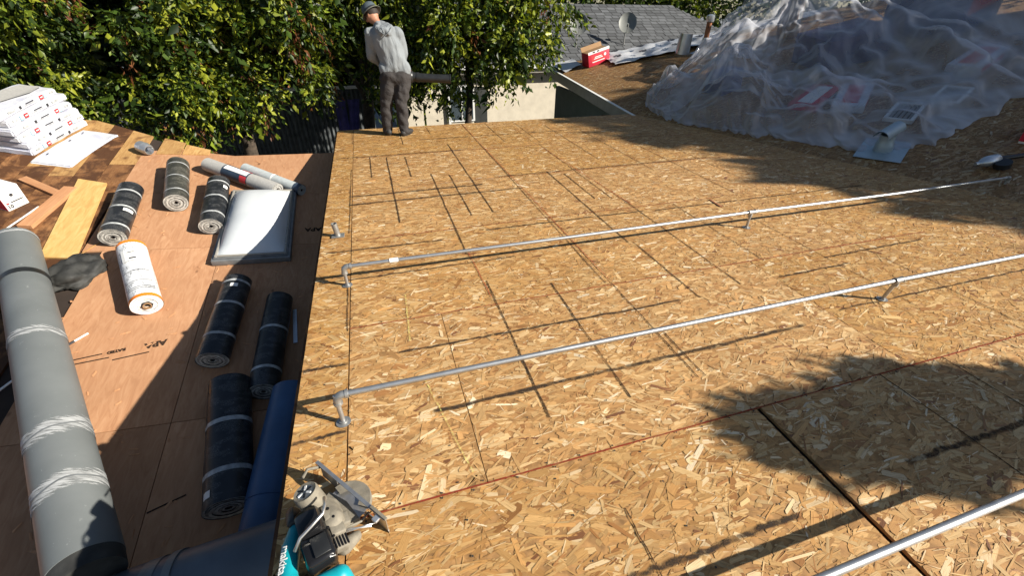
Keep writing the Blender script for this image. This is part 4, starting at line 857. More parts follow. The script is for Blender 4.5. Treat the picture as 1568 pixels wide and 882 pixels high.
o = tag(MB().add(vs, fs).build('shingle_courses', MT['shingle'], nh, ni), kind='stuff'); o.data.attributes.new('tint', 'FLOAT_COLOR', 'FACE').data.foreach_set('color', [q for v_ in tints for q in (v_ * .97, v_, v_ * 1.04, 1)])
def sat(x, y, z, yaw, label):
    r = empty('satellite_dish', TR(x, y, z), label, 'satellite dish', 'satellite dishes on the neighbouring roof'); b = MB(); b.tube([(0, 0, -.12), (0, 0, .42), (0, -.05, .62)], .028, 10); b.build('mast', MT['steel'], r)
    m = TR(0, -.10, .80) @ ROT('Z', yaw) @ ROT('X', 62); prof = [(.36 * t, .10 * t * t) for t in (0, .25, .5, .75, 1)]; b = MB(); b.lathe([(0, -.012)] + [(a, c - .012) for a, c in prof[1:]] + [(.365, .09), (.365, .105)] + [(a, c) for a, c in reversed(prof)], m @ Matrix.Diagonal((1, 1.15, 1, 1)), 28); b.build('reflector', MT['dish'], r, None, 60)
    b = MB(); b.tube([m @ Vector((0, -.38, .06)), m @ Vector((0, -.30, .42))], .014, 8); ar = b.build('feed_arm', MT['steel'], r); b = MB(); b.tube([m @ Vector((0, -.30, .40)), m @ Vector((0, -.24, .50))], .04, 10); b.build('receiver', MT['dish'], r); MB().box((0, .05, .55), (.10, .10, .12)).build('bracket', MT['steel'], r); return r
def nroof(y): return EZ + (RZ - EZ) * (y - EY) / (RY - EY)
sat(10.85, 18.8, nroof(18.8), -28, 'oval grey satellite dish standing clear on the neighbouring shingle roof'); sat(8.55, 18.7, nroof(18.7), -20, 'satellite dish half hidden by leaves at the tree edge')
# ------------------------------------------------------------------ yard: fence, beam, stakes
r = empty('corrugated_fence', TR(-3, 14.5, GROUND), 'grey corrugated metal fence in the shade behind the trees', 'fence'); b = MB(); h = 2.72; x = -11.0; k = 0
while x < -.1:
    vs = []; fs = []; n = 36
    for i in range(n + 1):
        xx = i / n * 1.02; yy = .028 * math.sin(i * 2 * PI / 4.5); vs += [(xx, yy, 0), (xx, yy, h + .03 * math.sin(k))]
        if i: fs.append((2 * i - 2, 2 * i, 2 * i + 1, 2 * i - 1))
    MB().add(vs, fs).build('metal_panel', MT['corr'], r, TR(x + 3, 0, 0)); MB().box((x + 3, .07, h / 2), (.07, .07, h + .1)).build('post', MT['darkwood'], r); x += 1.0; k += 1
MB().box((1.9, -.04, h + .05), (4, .05, .08)).build('top_rail', MT['trim'], r)
r = empty('dark_beam', TR(3.8, 12.0, GROUND), 'dark low timber wall across the yard in front of the beige house', 'low wall')
MB().box((.2, 0, 1.95), (2.4, .14, .26)).build('top_beam', MT['darkwood'], r)
for x in (-.8, .2, 1.2): MB().box((x, .02, .91), (.12, .12, 1.82)).build('post', MT['darkwood'], r)
for j in range(7): MB().box((.2, .03, .15 + j * .26), (2.3, .04, .24)).build('board', MT['darkwood'], r)
for x, y, z, lab in [(1.30, 12.0, -.42, 'lime green stake right of the worker\'s legs'), (.58, 12.0, -.62, 'lime green stake seen between the worker\'s legs')]: tag(MB().box((0, 0, (z - GROUND) / 2), (.05, .05, z - GROUND), None, .008).build('garden_stake', MT['limepost'], None, TR(x, y, GROUND)), lab, 'stake', 'garden stakes in the yard')
vs = []; fs = []
for i in range(21):
    for j in range(15): u, v = i / 20, j / 14; vs.append((-.30 + .6 * u * (1 - .3 * v), .05 * math.sin(u * 16 + v) + .03 * math.sin(v * 5), -1.1 * v))
for i in range(20):
    for j in range(14): a = i * 15 + j; fs.append((a, a + 15, a + 16, a + 1))
tag(MB().add(vs, fs).build('hanging_cloth', MT['purple'], None, TR(-.58, 12.1, -.28), True), 'dark purple cloth hanging in the yard left of the worker', 'cloth')
tag(MB().box((0, 0, 1.0), (.06, .06, 2.9), None, .006).build('cloth_post', MT['darkwood'], None, TR(-.60, 12.17, GROUND + .45)), 'dark post carrying the purple cloth', 'post')

# ------------------------------------------------------------------ trees
GREEN = np.array([(.034, .062, .009), (.050, .086, .011), (.024, .046, .009), (.125, .165, .016), (.24, .26, .024), (.16, .19, .018), (.014, .028, .007)])
DARKG = np.array([(.018, .036, .008), (.028, .050, .010), (.012, .026, .007), (.036, .056, .012)])
BROWN = np.array([(.150, .055, .022), (.110, .040, .018), (.20, .085, .035), (.08, .03, .015)])
def leaf_mesh(orig, dirs, tlen, nleaf, size, pal, seed, droop=.5, wide=.5):
    """orig/dirs: (n,3) twig starts and directions; leaves hang in sprays along each twig"""
    g = np.random.default_rng(seed); n = len(orig); N = n * nleaf
    t = np.tile((np.arange(nleaf) + .5) / nleaf, n) + g.normal(0, .04, N); o = np.repeat(orig, nleaf, 0); d = np.repeat(dirs, nleaf, 0); L = np.repeat(tlen, nleaf)[:, None]
    pos = o + d * L * t[:, None] + np.c_[np.zeros(N), np.zeros(N), -.35 * L[:, 0] * t ** 2] + g.normal(0, .035, (N, 3)) * (size / .06)
    ld = d * .5 + g.normal(0, .55, (N, 3)) + np.array([0, 0, -droop]); ld /= np.linalg.norm(ld, axis=1)[:, None]
    sd = np.cross(ld, g.normal(0, 1, (N, 3)) + np.array([0, 0, 1.2])); sd /= np.linalg.norm(sd, axis=1)[:, None] + 1e-9; nn = np.cross(ld, sd)
    s = (size * g.lognormal(0, .38, N))[:, None]; w = s * wide * g.uniform(.8, 1.2, (N, 1)) * .5
    base = pos; mid = pos + ld * s * .42 - nn * s * .04; tip = pos + ld * s - nn * s * .16
    co = np.stack([base, mid + sd * w + nn * w * .35, tip, mid - sd * w + nn * w * .35], 1).reshape(-1, 3)
    k = np.arange(N)[:, None] * 4; tri = np.concatenate([k + 0, k + 1, k + 2, k + 0, k + 2, k + 3], 1).reshape(-1)
    me = bpy.data.meshes.new('leaves'); me.vertices.add(N * 4); me.vertices.foreach_set('co', co.astype(np.float32).ravel()); me.loops.add(N * 6); me.loops.foreach_set('vertex_index', tri.astype(np.int32)); me.polygons.add(N * 2); me.polygons.foreach_set('loop_start', np.arange(0, N * 6, 3, dtype=np.int32))
    tw = np.repeat(g.choice(len(pal), n), nleaf); mixl = g.random(N) < .35; tw[mixl] = g.choice(len(pal), mixl.sum()); c = pal[tw] * g.normal(1, .18, (N, 1)).clip(.55, 1.6); c = np.repeat(c, 2, 0)
    at = me.attributes.new('tint', 'FLOAT_COLOR', 'FACE'); at.data.foreach_set('color', np.c_[c, np.ones(len(c))].astype(np.float32).ravel()); me.update(calc_edges=True); return me
def lobes(n, X, Y, Z, R, seed):
    g = random.Random(seed); return [(g.uniform(*X), g.uniform(*Y), g.uniform(*Z), g.uniform(*R) * 1.15, g.uniform(*R), g.uniform(*R) * .9) for _ in range(n)]
def crown_twigs(ell, n, seed, tl=(.30, .60), shell=.45):
    g = np.random.default_rng(seed); vol = np.array([e[3] * e[4] * e[5] for e in ell]) ** .8; idx = g.choice(len(ell), n, p=vol / vol.sum()); E = np.array(ell)[idx]
    u = g.normal(0, 1, (n, 3)); u /= np.linalg.norm(u, axis=1)[:, None]; rad = g.random(n) ** shell; p = E[:, :3] + u * rad[:, None] * E[:, 3:6]
    d = u * .7 + g.normal(0, .5, (n, 3)) + np.array([0, 0, -.35]); d /= np.linalg.norm(d, axis=1)[:, None]; return p, d, g.uniform(tl[0], tl[1], n)
def tree(name, label, base, top, ell, ntw, nleaf, size, pal, seed, dead=0, group=None, tr=.16, wide=.5, tl=(.30, .60), limbs=7, cat='tree', canopy=None):
    g = random.Random(seed); root = empty(name, TR(base), label, cat, group); o = Vector(base); top = Vector(top); inv_ = TR(-o)
    b = MB(); path = [Vector(base).lerp(top, t) + Vector((g.gauss(0, .08), g.gauss(0, .08), 0)) * (1 if 0 < t < 1 else 0) for t in (0, .25, .5, .75, 1)]; b.tube(path, [tr * 1.25, tr, tr * .85, tr * .7, tr * .5], 12)
    trunk = b.build('trunk', MT['bark'], root, inv_, True)
    for k in range(limbs):
        e = ell[k % len(ell)]; s = path[2].lerp(path[4], g.random()); t_ = Vector((e[0] + g.uniform(-.6, .6) * e[3], e[1] + g.uniform(-.5, .5) * e[4], e[2] + g.uniform(-.5, .5) * e[5])); m_ = s.lerp(t_, .5) + Vector((g.gauss(0, .15), g.gauss(0, .15), .2))
        MB().tube([s, s.lerp(m_, .6), m_, m_.lerp(t_, .6), t_], [tr * .45, tr * .36, tr * .28, tr * .2, tr * .1], 8).build('limb', MT['bark'], root, inv_, True)
    p, d, l = crown_twigs(ell, ntw, seed, tl); p = np.concatenate([p]); me = leaf_mesh(p, d, l, nleaf, size, pal, seed, wide=wide); me.materials.append(MT['leaf']); cr = link('crown', me, root, inv_)
    if canopy:  # upper crown out of view, added to shade the leaves and fence below
        p, d, l = crown_twigs(canopy, 520, seed + 3, (.5, .9)); me = leaf_mesh(p, d, l, 20, .17, pal, seed + 3, wide=.55); me.materials.append(MT['leaf']); link('crown', me, root, inv_)
    if dead:
        p, d, l = crown_twigs(ell, dead, seed + 77, tl, .2); d = d * .4 + np.array([0, 0, -.8]); me = leaf_mesh(p, d, l, nleaf, size * .9, BROWN, seed + 5, droop=1.0, wide=.35); me.materials.append(MT['deadleaf']); link('dead_leaves', me, root, inv_)
    return root
TG = 'broadleaf trees behind the roof'
tree('broadleaf_tree', 'bright leafy tree at far left behind the stacked white bundles', (-7.2, 11.8, GROUND), (-6.9, 11.6, 2.2), lobes(26, (-8.8, -4.9), (9.8, 11.4), (.1, 2.3), (.28, .52), 1) + [(-6.9, 10.2, .2, .6, .5, .5), (-5.2, 10.0, .35, .5, .5, .6)], 900, 24, .105, GREEN, 11, 40, TG, canopy=[(-6.8, 11.6, 3.9, 2.2, 1.6, 1.5), (-8.6, 11.8, 3.2, 1.4, 1.4, 1.6)])
tree('broadleaf_tree', 'dense tree with brown dead clumps left of the worker', (-3.0, 12.1, GROUND), (-3.1, 11.8, 2.2), lobes(25, (-4.7, -.9), (9.8, 11.2), (.3, 2.3), (.26, .50), 2) + [(-3.35, 9.75, -.10, .45, .4, .55), (-3.0, 9.9, .5, .5, .4, .6), (-2.3, 10.1, .35, .45, .4, .5), (-4.2, 10.3, .1, .5, .4, .5)], 950, 24, .105, GREEN, 12, 110, TG, canopy=[(-2.6, 11.8, 4.0, 2.3, 1.6, 1.5), (-.6, 12.2, 4.4, 1.6, 1.4, 1.5)])
tree('broadleaf_tree', 'dark leafy tree directly behind the worker', (-.2, 12.9, GROUND), (0, 12.6, 2.2), lobes(15, (-1.1, 1.3), (11.0, 12.2), (.55, 2.3), (.28, .52), 3) + [(.7, 11.5, .2, .45, .4, .35), (.2, 11.5, .3, .35, .3, .35)], 620, 24, .105, GREEN, 13, 14, TG, canopy=[(.6, 12.0, 4.2, 1.8, 1.5, 1.5), (2.0, 11.6, 5.0, 1.8, 1.5, 1.4)])
tree('broadleaf_tree', 'tree with a slim dark trunk hanging over the beige house wall', (2.10, 10.9, GROUND), (2.4, 10.7, 2.0), lobes(9, (1.4, 3.4), (10.1, 11.2), (1.0, 2.3), (.36, .60), 4) + [(3.55, 10.0, .95, .40, .4, .5), (2.75, 10.0, .75, .45, .4, .45), (2.05, 10.8, .35, .40, .4, .5), (4.05, 10.3, 1.62, .45, .5, .35), (1.35, 10.9, .45, .45, .5, .45), (3.1, 10.0, 1.2, .5, .4, .4)], 640, 24, .105, GREEN, 14, 16, TG, .10, canopy=[(3.4, 11.0, 3.9, 2.0, 1.6, 1.3), (5.4, 10.6, 4.6, 1.9, 1.6, 1.4), (7.0, 10.8, 5.4, 1.6, 1.5, 1.4)])
# farther green masses that close the view
tree('hedge_tree', 'dark tree mass far behind the left trees', (-9.5, 16.5, GROUND), (-9.5, 16.5, 2), [(-10.5, 15.6, 1, 3.5, 1.5, 3.6), (-13.5, 15.5, 1.5, 3, 1.5, 4), (-7.0, 16, 1.2, 2.6, 1.4, 3.2), (-8.5, 15.2, 1.2, 2.5, 1.0, 1.6)], 1700, 18, .24, DARKG, 21, 0, 'far trees', .25, .6, (.6, 1.1))
tree('hedge_tree', 'dark tree mass far behind the corrugated fence', (-3.0, 17.0, GROUND), (-3, 17, 2.5), [(-4.0, 16.4, 1.2, 2.8, 1.3, 3.2), (-1.0, 16.6, 1.6, 2.4, 1.3, 3.0), (1.2, 17.0, 2.0, 1.8, 1.2, 2.2), (-2.5, 16.0, 1.0, 3.0, 1.0, 1.4)], 1500, 18, .24, DARKG, 22, 0, 'far trees', .25, .6, (.6, 1.1))
tree('hedge_tree', 'dark round tree behind the ridge of the grey shingle roof', (8.0, 29, GROUND), (8, 29, 3), [(6, 28, 2.5, 4, 2, 4), (11, 28.5, 3, 4, 2, 4)], 700, 16, .24, DARKG, 23, 0, 'far trees', .3, .6, (.8, 1.4))
tree('hedge_tree', 'green tree at top right behind the hip of the shingle roof', (18, 27, GROUND), (18, 27, 3), [(15.5, 26.5, 2.6, 3.0, 2, 2.6), (19, 25.5, 1.8, 3.2, 2, 3.6)], 700, 16, .22, GREEN, 24, 0, 'far trees', .3, .6, (.8, 1.4))
tree('hedge_tree', 'dark tree behind the peak of the plastic sheet', (24, 24, GROUND), (24, 24, 3), [(22.5, 23, 1.5, 3, 2, 4.2), (27, 22, 2, 3.5, 2, 4.5), (31, 20, 2, 3.5, 2.5, 5)], 900, 16, .22, DARKG, 25, 0, 'far trees', .3, .6, (.8, 1.4))
# trees outside the frame on the sunny side; they shade the right roof and the deck corner
tree('shade_tree', 'tall shade tree right of the pitched roof, casting the broad shadow', (17.5, -1.0, GROUND), (17.5, -1.0, 5), [(17.6, -1.9, 5.0, 2.2, 2.2, 2.0), (18.5, -1.4, 7.2, 2.0, 1.5, 1.7), (19.4, -3.5, 5.5, 3, 2.6, 2.6), (18.6, -5.0, 4.6, 2.0, 1.8, 1.8)], 3400, 16, .36, GREEN, 31, 0, 'shade trees', .35, .6, (.7, 1.2))
tree('shade_tree', 'added unseen tree beyond the right end of the pitched roof, blocking sky light', (18.8, 7.6, GROUND), (18.8, 7.6, 4), [(18.2, 7.0, 3.2, 2.4, 2.2, 3.4), (20.5, 9.5, 1.6, 3.0, 2.5, 2.4), (17.6, 5.0, 2.6, 1.6, 1.6, 2.4)], 1300, 16, .26, DARKG, 33, 0, 'shade trees', .3, .6, (.7, 1.2))  # unseen tree added to keep sky light off the right roof
tree('shade_tree', 'low tree behind the viewer, its branch shading the near deck corner', (9.0, -3.4, GROUND), (8.2, -3.0, 1.9), [(4.78, -1.14, 2.0, .22, .12, .05), (5.05, -1.20, 2.0, .28, .17, .06), (5.35, -1.28, 2.02, .30, .26, .07), (5.65, -1.30, 2.03, .30, .26, .08), (6.0, -1.42, 2.05, .36, .24, .09), (6.4, -1.62, 2.06, .4, .26, .1), (5.66, -1.00, 2.02, .16, .07, .04), (6.8, -1.8, 2.1, .4, .3, .2)], 1500, 22, .06, GREEN, 32, 0, 'shade trees', .14, .55, (.05, .10))

# ------------------------------------------------------------------ worker with leaf blower
def capsule(b, p, q, r0, r1, n=16, sx=1.0, sy=1.0):
    p, q = Vector(p), Vector(q); d = q - p; L = d.length; m = align(d, (1, 0, 0) if abs(d.normalized().x) < .9 else (0, 1, 0)); m.translation = p; prof = [(r0 * math.sin(a), -r0 * math.cos(a)) for a in [k * PI / 2 / 5 for k in range(6)]]; prof[0] = (.0005, -r0); prof += [(r1 * math.cos(a), L + r1 * math.sin(a)) for a in [k * PI / 2 / 5 for k in range(6)]]; prof[-1] = (.0005, L + r1)
    i0 = len(b.v); b.lathe(prof, m @ Matrix.Diagonal((sx, sy, 1, 1)), n); b.f.append(tuple(i0 + k for k in range(n - 1, -1, -1))); b.mi.append(b.m); t = len(prof) - 1; b.f.append(tuple(i0 + t * n + k for k in range(n))); b.mi.append(b.m)
def blob(name, mat, caps, parent, vox=.014, it=6, disp=None):
    b = MB()
    for c in caps: capsule(b, *c)
    o = b.build(name, MT[mat], parent); md = o.modifiers.new('r', 'REMESH'); md.mode = 'VOXEL'; md.voxel_size = vox; md.use_smooth_shade = True; sm = o.modifiers.new('s', 'SMOOTH'); sm.iterations = it; sm.factor = .5
    dg = bpy.context.evaluated_depsgraph_get(); me = bpy.data.meshes.new_from_object(o.evaluated_get(dg)); old = o.data; o.modifiers.clear(); o.data = me; bpy.data.meshes.remove(old)
    if disp:
        nrm = [v.normal.copy() for v in me.vertices]
        for v, n_ in zip(me.vertices, nrm): v.co += n_ * disp(v.co)
    me.polygons.foreach_set('use_smooth', [True] * len(me.polygons)); me.update(); return o
def fabric(name, c, fold=(1, 1, .35), amt=.5):
    t = NT(name); n = t.noise(t.coord('Object', fold), 13, 4, .55, .8); n2 = t.noise(t.coord('Object'), 5, 3); t.col(t.ramp(n2, [(.3, tuple(x * .85 for x in c)), (.7, tuple(min(1, x * 1.1) for x in c))])).set(.9, 0, .15).bump(n, amt, .02); return t.mat
MT['hoodie'] = fabric('grey_jersey', (.205, .222, .235), (1, 1, .3), .9); MT['trousers'] = fabric('charcoal_trousers', (.045, .041, .040), (1, 1, 1.4), .8); MT['skin'] = plain('skin', (.36, .17, .10), .55, 0, .1, 8, .05); MT['hatcloth'] = fabric('hat_cloth', (.075, .095, .11)); MT['hatbrim'] = fabric('hat_brim', (.16, .16, .13)); MT['shoe'] = plain('black_shoe', (.03, .028, .027), .6); MT['glove'] = plain('red_glove', (.62, .03, .05), .6); MT['hair'] = plain('dark_hair', (.02, .014, .01), .7); MT['seam'] = plain('hoodie_seam', (.10, .11, .12), .9)
PX, PY = .31, 6.99
pr = empty('person', TR(PX, PY, .003), 'worker in grey hoodie, charcoal trousers and brimmed hat holding a leaf blower', 'person')
# local coords: x right, y away, z up
HIP = Vector((.09, .02, .86)); CH = Vector((0.0, .03, 1.30)); NK = Vector((-.045, .07, 1.43)); HD = Vector((-.115, .13, 1.535))
def folds(co): return .014 * mnoise.noise(Vector((co.x * 11 + co.z * 6, co.y * 9, co.z * 5 - co.x * 5))) + .008 * mnoise.noise(Vector((co.x * 20, co.y * 20, co.z * 9 + co.x * 12)))
LS, LE, LH = Vector((-.175, .05, 1.335)), Vector((-.205, .13, 1.06)), Vector((-.03, .30, .93)); RS, RE, RH = Vector((.19, .05, 1.335)), Vector((.235, .13, 1.08)), Vector((.20, .17, .84))
blob('body', 'skin', [(HIP, CH, .085, .12), (CH, NK, .10, .06), (NK, HD, .055, .06), (HD, HD + Vector((-.012, .02, .055)), .082, .086), (HD + Vector((-.055, .045, -.03)), HD + Vector((-.07, .065, -.045)), .028, .022), (HD + Vector((-.078, .06, .012)), HD + Vector((-.10, .075, .0)), .014, .011),
    (HD + Vector((.062, -.02, .01)), HD + Vector((.066, -.03, .03)), .016, .014), (HD + Vector((-.05, -.055, .0)), HD + Vector((-.052, -.06, .025)), .016, .014),
    (LS, LE, .05, .042), (LE, LH, .04, .03), (RS, RE, .05, .042), (RE, RH, .04, .03), (LH, LH + Vector((.05, .05, -.02)), .032, .036), (HIP + Vector((-.10, 0, 0)), (-.11, .03, .46), .06, .05), ((-.11, .03, .46), (-.13, .05, .08), .05, .035), (HIP + Vector((.09, 0, 0)), (.105, -.03, .46), .06, .05), ((.105, -.03, .46), (.10, -.05, .08), .05, .035),
    *[(LH + Vector((.05, .05, -.02)), LH + Vector((.09 + .006 * k, .075 + .004 * k, -.06 + .024 * k)), .011, .009) for k in range(4)], (LH + Vector((.02, .03, .01)), LH + Vector((.06, .045, .045)), .012, .009)], pr, .009, 3)
blob('hoodie', 'hoodie', [(HIP + Vector((0, 0, .12)), CH, .168, .180, 20, 1.06, .74), (HIP + Vector((-.115, 0, .045)), HIP + Vector((.115, 0, .045)), .105, .105, 16, 1, 1.25), (HIP + Vector((-.13, 0, .01)), HIP + Vector((.13, 0, .01)), .075, .075, 16, 1, 1.6), (CH, NK + Vector((.02, -.01, -.02)), .160, .095, 20, 1.05, .8), (LS, RS, .088, .088), (LS, LE, .088, .072), (LE, LH + Vector((-.04, -.05, .02)), .070, .052), (RS, RE, .086, .070), (RE, RH, .066, .048),
    (Vector((-.02, -.075, 1.385)), Vector((.045, -.075, 1.375)), .055, .05), (Vector((-.075, -.045, 1.41)), Vector((-.02, -.085, 1.37)), .045, .05), (Vector((.09, -.03, 1.41)), Vector((.05, -.085, 1.36)), .045, .045)], pr, .011, 5, folds)
b = MB(); b.tube([(-.085, -.098, 1.425), (-.055, -.128, 1.375), (.015, -.142, 1.325), (.06, -.128, 1.375), (.10, -.085, 1.42)], .006, 6); b.tube([(.015, -.142, 1.325), (-.01, -.135, 1.37), (-.03, -.115, 1.42)], .004, 6); b.build('hood_seam', MT['seam'], pr, None, True)
def pfold(co): return .018 * mnoise.noise(Vector((co.x * 8, co.y * 8, co.z * 10 + co.x * 6))) + .010 * mnoise.noise(Vector((co.x * 18, co.y * 18, co.z * 16)))
blob('trousers', 'trousers', [(HIP + Vector((-.075, 0, -.06)), HIP + Vector((.075, 0, -.06)), .135, .135, 18, 1, 1), (HIP + Vector((-.10, 0, -.06)), (-.105, .03, .46), .128, .092), ((-.105, .03, .46), (-.130, .045, .07), .092, .072), (HIP + Vector((.095, 0, -.06)), (.115, -.03, .46), .128, .095), ((.115, -.03, .46), (.105, -.05, .07), .094, .074)], pr, .012, 4, pfold)
for k, (fx, fy, yaw) in enumerate(((-.13, .05, 12), (.115, -.055, -38))):
    m = TR(fx, fy, 0) @ ROT('Z', yaw); caps = [(m @ Vector((0, -.05, .045)), m @ Vector((0, .12, .04)), .046, .040, 14, 1, 1), (m @ Vector((0, .12, .038)), m @ Vector((0, .18, .032)), .042, .032), (m @ Vector((0, -.03, .05)), m @ Vector((0, -.02, .11)), .045, .045)]
    s = blob('shoe', 'shoe', caps, pr, .009, 3); b = MB(); b.prism([(.043 * math.cos(a) * (1 if math.sin(a) < 0 else .92), .06 + .135 * math.sin(a)) for a in [i * PI / 10 for i in range(20)]], 0, .018, m); b.build('sole', MT['black'], s)
ht = MB(); hm = TR(HD + Vector((-.012, .03, .055))) @ ROT('X', -30) @ ROT('Y', -26); ht.lathe([(.108, .0), (.106, .045), (.095, .085), (.065, .108), (.0005, .114)], hm, 24); hat = ht.build('hat', MT['hatcloth'], pr, None, True)
b = MB(); b.lathe([(.104, .012), (.122, .002), (.143, -.018), (.143, -.023), (.122, -.004), (.104, .004)], hm, 28); b.build('brim', MT['hatbrim'], hat, None, True); b = MB(); b.lathe([(.1085, .004), (.1095, .016), (.108, .026)], hm, 24); b.build('hat_band', MT['black'], hat, None, True)
b = MB(); b.lathe([(.098, -.005), (.094, -.05), (.075, -.075)], hm, 20, PI * 1.05, PI * 1.95); b.build('hair', MT['hair'], pr, None, True)
blob('glove', 'glove', [(RH + Vector((0, 0, .02)), RH + Vector((.045, .03, -.05)), .036, .04), *[(RH + Vector((.045, .03, -.04)), RH + Vector((.085, .02 + .02 * k, -.05 - .012 * k)), .012, .010) for k in range(4)], (RH + Vector((.02, .04, -.01)), RH + Vector((.07, .055, .0)), .013, .010)], pr, .007, 2)
bl = empty('leaf_blower', TR(PX + .27, PY + .19, .80), 'black leaf blower with a wide tube pointing right at the worker\'s hip', 'leaf blower')
blob('motor_body', 'black', [((-.16, .06, -.02), (.02, .04, -.02), .11, .10), ((-.10, .08, .06), (.0, .06, .06), .06, .05)], bl, .012, 3)
b = MB(); b.tube([(-.02, .03, -.01), (.07, .02, -.02), (.15, .0, -.03), (.40, -.04, -.045), (.62, -.075, -.055)], [.085, .066, .062, .060, .063], 20); b.tube([(.615, -.074, -.055), (.635, -.077, -.056)], .068, 20); b.tube([(.13, .003, -.028), (.17, -.003, -.031)], .070, 20); b.build('blower_tube', MT['black'], bl, None, 40)
b = MB(); b.tube([(-.10, .05, .08), (-.06, .03, .13), (.01, .01, .125), (.05, .01, .05)], .016, 10); b.build('handle', MT['glove'], bl, None, True)

# ------------------------------------------------------------------ cordless circular saw
sw = empty('circular_saw', TR(-.40, .92, .003), 'dusty teal and black cordless circular saw lying at the bottom deck edge', 'circular saw'); SO = Vector((-.40, .92, .003))
def S(x, y, z): return Vector((x, y, z)) - SO
def sframe(o, xd, nd):
    m = align(Vector(nd), Vector(xd)); m.translation = Vector(o) - SO; return m
# the saw lies on its blade side: shoe upright, blade flat near the deck, motor pointing up
A, B_ = Vector((-.432, 1.225, .112)), Vector((-.182, .912, .098)); ux = (B_ - A).normalized(); un = Vector((-ux.y, ux.x, 0)).normalized(); un = un if un.x > 0 else -un; LX = (B_ - A).length
m = Matrix((ux, un, Vector((0, 0, 1)))).transposed().to_4x4(); m.translation = A - SO
b = MB(); b.box((LX / 2, 0, -.004), (LX, .0035, .010)); b.box((LX / 2, -.006, 0), (LX, .012, .0035)); b.box((LX * .14, 0, -.055), (LX * .26, .003, .10)); b.box((LX * .90, 0, -.055), (LX * .18, .003, .10)); b.box((LX / 2, 0, -.098), (LX, .003, .012)); b.build('base_shoe', MT['steel'], sw, m)
MB().box((LX - .035, -.004, .004), (.085, .012, .007), None, .002).build('sight_guide', MT['dust'], sw, m); MB().box((LX - .030, -.020, -.006), (.024, .026, .012), None, .003).build('front_clip', MT['flash'], sw, m)
for q in (0, .014): MB().tube([m @ Vector((LX - .03, -.03 - q, -.012)), m @ Vector((LX - .10 - q, -.11, -.03)), m @ Vector((LX - .19, -.165 + q, -.04))], .0035, 8).build('guide_rod', MT['steel'], sw, None, True)
gm = Matrix.Translation(m @ Vector((LX * .50, -.028, -.066)))
b = MB(); b.lathe([(.0, -.0010), (.082, -.0010), (.082, .0010), (0, .0010)], gm, 60); b.build('blade', MT['steel'], sw, None, 30)
for k in range(24):
    a = k * PI / 12; MB().box((.083 * math.cos(a), .083 * math.sin(a), 0), (.009, .005, .003), ROT('Z', k * 15 + 20).to_3x3()).build('blade_tooth', MT['steel'], sw, gm)
ang = math.atan2(un.y, un.x)
b = MB(); b.lathe([(.045, .012), (.088, .012), (.091, .009), (.091, -.008), (.086, -.010)], gm, 36, ang - 1.2, ang + 1.45); b.build('lower_guard', MT['dust'], sw, None, 40)
b = MB(); b.lathe([(.0, .016), (.088, .016), (.094, .010), (.094, -.014), (.088, -.016)], gm, 36, ang + PI / 2 + .15, ang + PI * 1.5 - .15); b.build('upper_guard', MT['dust'], sw, None, 40)
hk = [m @ Vector((LX * .78, -.012, -.03)), m @ Vector((LX * .80, -.05, -.025)), m @ Vector((LX * .74, -.10, -.02)), m @ Vector((LX * .60, -.15, -.01)), m @ Vector((LX * .50, -.175, -.005))]; b = MB(); b.tube(hk, .0042, 8); b.build('guard_rim', MT['dust'], sw, None, True)
MB().tube([m @ Vector((LX * .06, -.008, -.01)), m @ Vector((LX * .02, -.05, .01)), m @ Vector((LX * .10, -.085, .03))], .006, 8).build('depth_lever', MT['dust'], sw, None, True)
# gear housing and motor
blob('gear_housing', 'dust', [(S(-.405, 1.02, .10), S(-.365, .95, .11), .042, .044), (S(-.385, 1.03, .075), S(-.355, .96, .07), .035, .034)], sw, .006, 2)
for k, (ox, oy, oz, sx_, sy_, sz_) in enumerate([(-.352, .925, .115, .075, .050, .035), (-.338, .875, .10, .06, .045, .03), (-.378, .965, .145, .055, .03, .02), (-.33, .955, .085, .05, .03, .05)]): MB().box((0, 0, 0), (sx_, sy_, sz_), None, .006).build('gear_rib', MT['dust'], sw, sframe((ox, oy, oz), (.34, -.94, -.05), (.3, .1, 1)), 45)
for k in range(4): MB().lathe([(0, .004), (.005, .003), (.006, 0)], TR(S(-.372 + .018 * (k % 2), .975 - .03 * k, .157 - .008 * k)), 8).build('screw', MT['gloss_black'], sw)
for k in range(5): MB().box((0, -.02 + k * .010, .016), (.05, .004, .006)).build('vent_slot', MT['gloss_black'], sw, sframe((-.338, .875, .10), (.34, -.94, -.05), (.3, .1, 1)))
b = MB(); mx = align(Vector((-.25, .15, 1)), (1, 0, 0)); mx.translation = S(-.437, 1.035, .165); b.lathe([(.0, .028), (.030, .028), (.030, .030), (.040, .032), (.044, .024), (.045, -.05), (.04, -.07)], mx, 28); b.build('motor_cap', MT['dust'], sw, None, 40)
b = MB(); b.lathe([(.0, .0295), (.030, .0295)], mx, 24); cp = b.build('cap_vent', MT['skyframe'], sw)
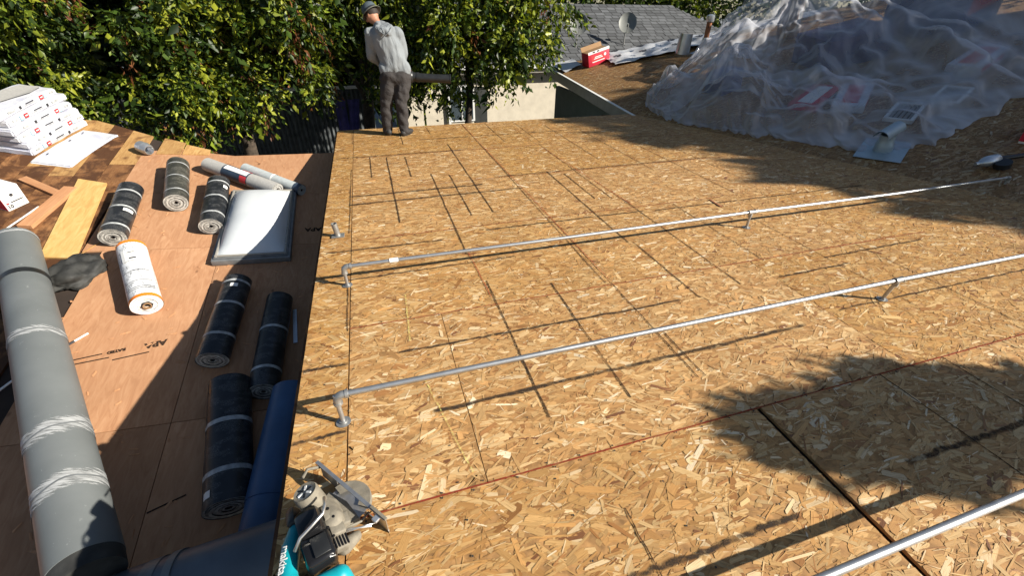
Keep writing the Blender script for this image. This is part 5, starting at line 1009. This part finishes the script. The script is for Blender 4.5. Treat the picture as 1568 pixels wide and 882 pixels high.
for k in range(6): MB().box((0, .017, 0), (.007, .018, .003)).build('vent_slot', MT['gloss_black'] if k % 2 else MT['whitelabel'], cp, mx @ TR(0, 0, .031) @ ROT('Z', k * 60))
def sbox(name, mat, o, xd, nd, d, bev): return MB().box((0, 0, 0), d, None, bev).build(name, MT[mat], sw, sframe(o, xd, nd), 45)
axd = (.34, -.94, -.05)
sbox('motor_housing', 'gloss_black', (-.425, .935, .135), axd, (-.15, 0, 1), (.11, .085, .10), .022); sbox('battery', 'gloss_black', (-.398, .845, .125), axd, (.1, 0, 1), (.105, .095, .085), .016)
sbox('battery_panel', 'black', (-.385, .845, .172), axd, (.1, 0, 1), (.07, .05, .006), .002); sbox('battery_latch', 'steel', (-.355, .83, .155), axd, (.7, 0, 1), (.05, .022, .004), .001); sbox('motor_stripe', 'steel', (-.398, .925, .172), axd, (.35, 0, 1), (.05, .018, .004), .001); sbox('front_knob', 'black', (-.50, 1.01, .10), axd, (-.6, .1, 1), (.075, .04, .05), .012)
blob('handle', 'teal', [(S(-.485, 1.0, .085), S(-.500, .90, .10), .026, .030), (S(-.500, .90, .10), S(-.495, .80, .105), .030, .030), (S(-.495, .80, .105), S(-.46, .745, .10), .030, .026), (S(-.46, .745, .10), S(-.39, .755, .105), .026, .030), (S(-.39, .755, .105), S(-.335, .765, .10), .030, .034), (S(-.335, .765, .10), S(-.315, .74, .06), .034, .03), (S(-.49, .77, .10), S(-.47, .70, .06), .03, .03), (S(-.36, .74, .08), S(-.42, .68, .05), .03, .03)], sw, .007, 3)
b = MB(); b.tube([S(-.375, .99, .205), S(-.368, .955, .215), S(-.372, .925, .215), S(-.41, .895, .205), S(-.445, .875, .19), S(-.465, .85, .165)], .0055, 8); b.build('rafter_hook', MT['steel'], sw, None, True)
text('makita', .034, 'whitelabel', sw, sframe((-.508, .852, .1325), (-.02, -1, 0), (-.25, 0, 1)), .0008, bold=.0005)
blob('dust_pile', 'dust', [(S(-.34, .90, .02), S(-.30, .93, .012), .03, .02)], sw, .008, 2)
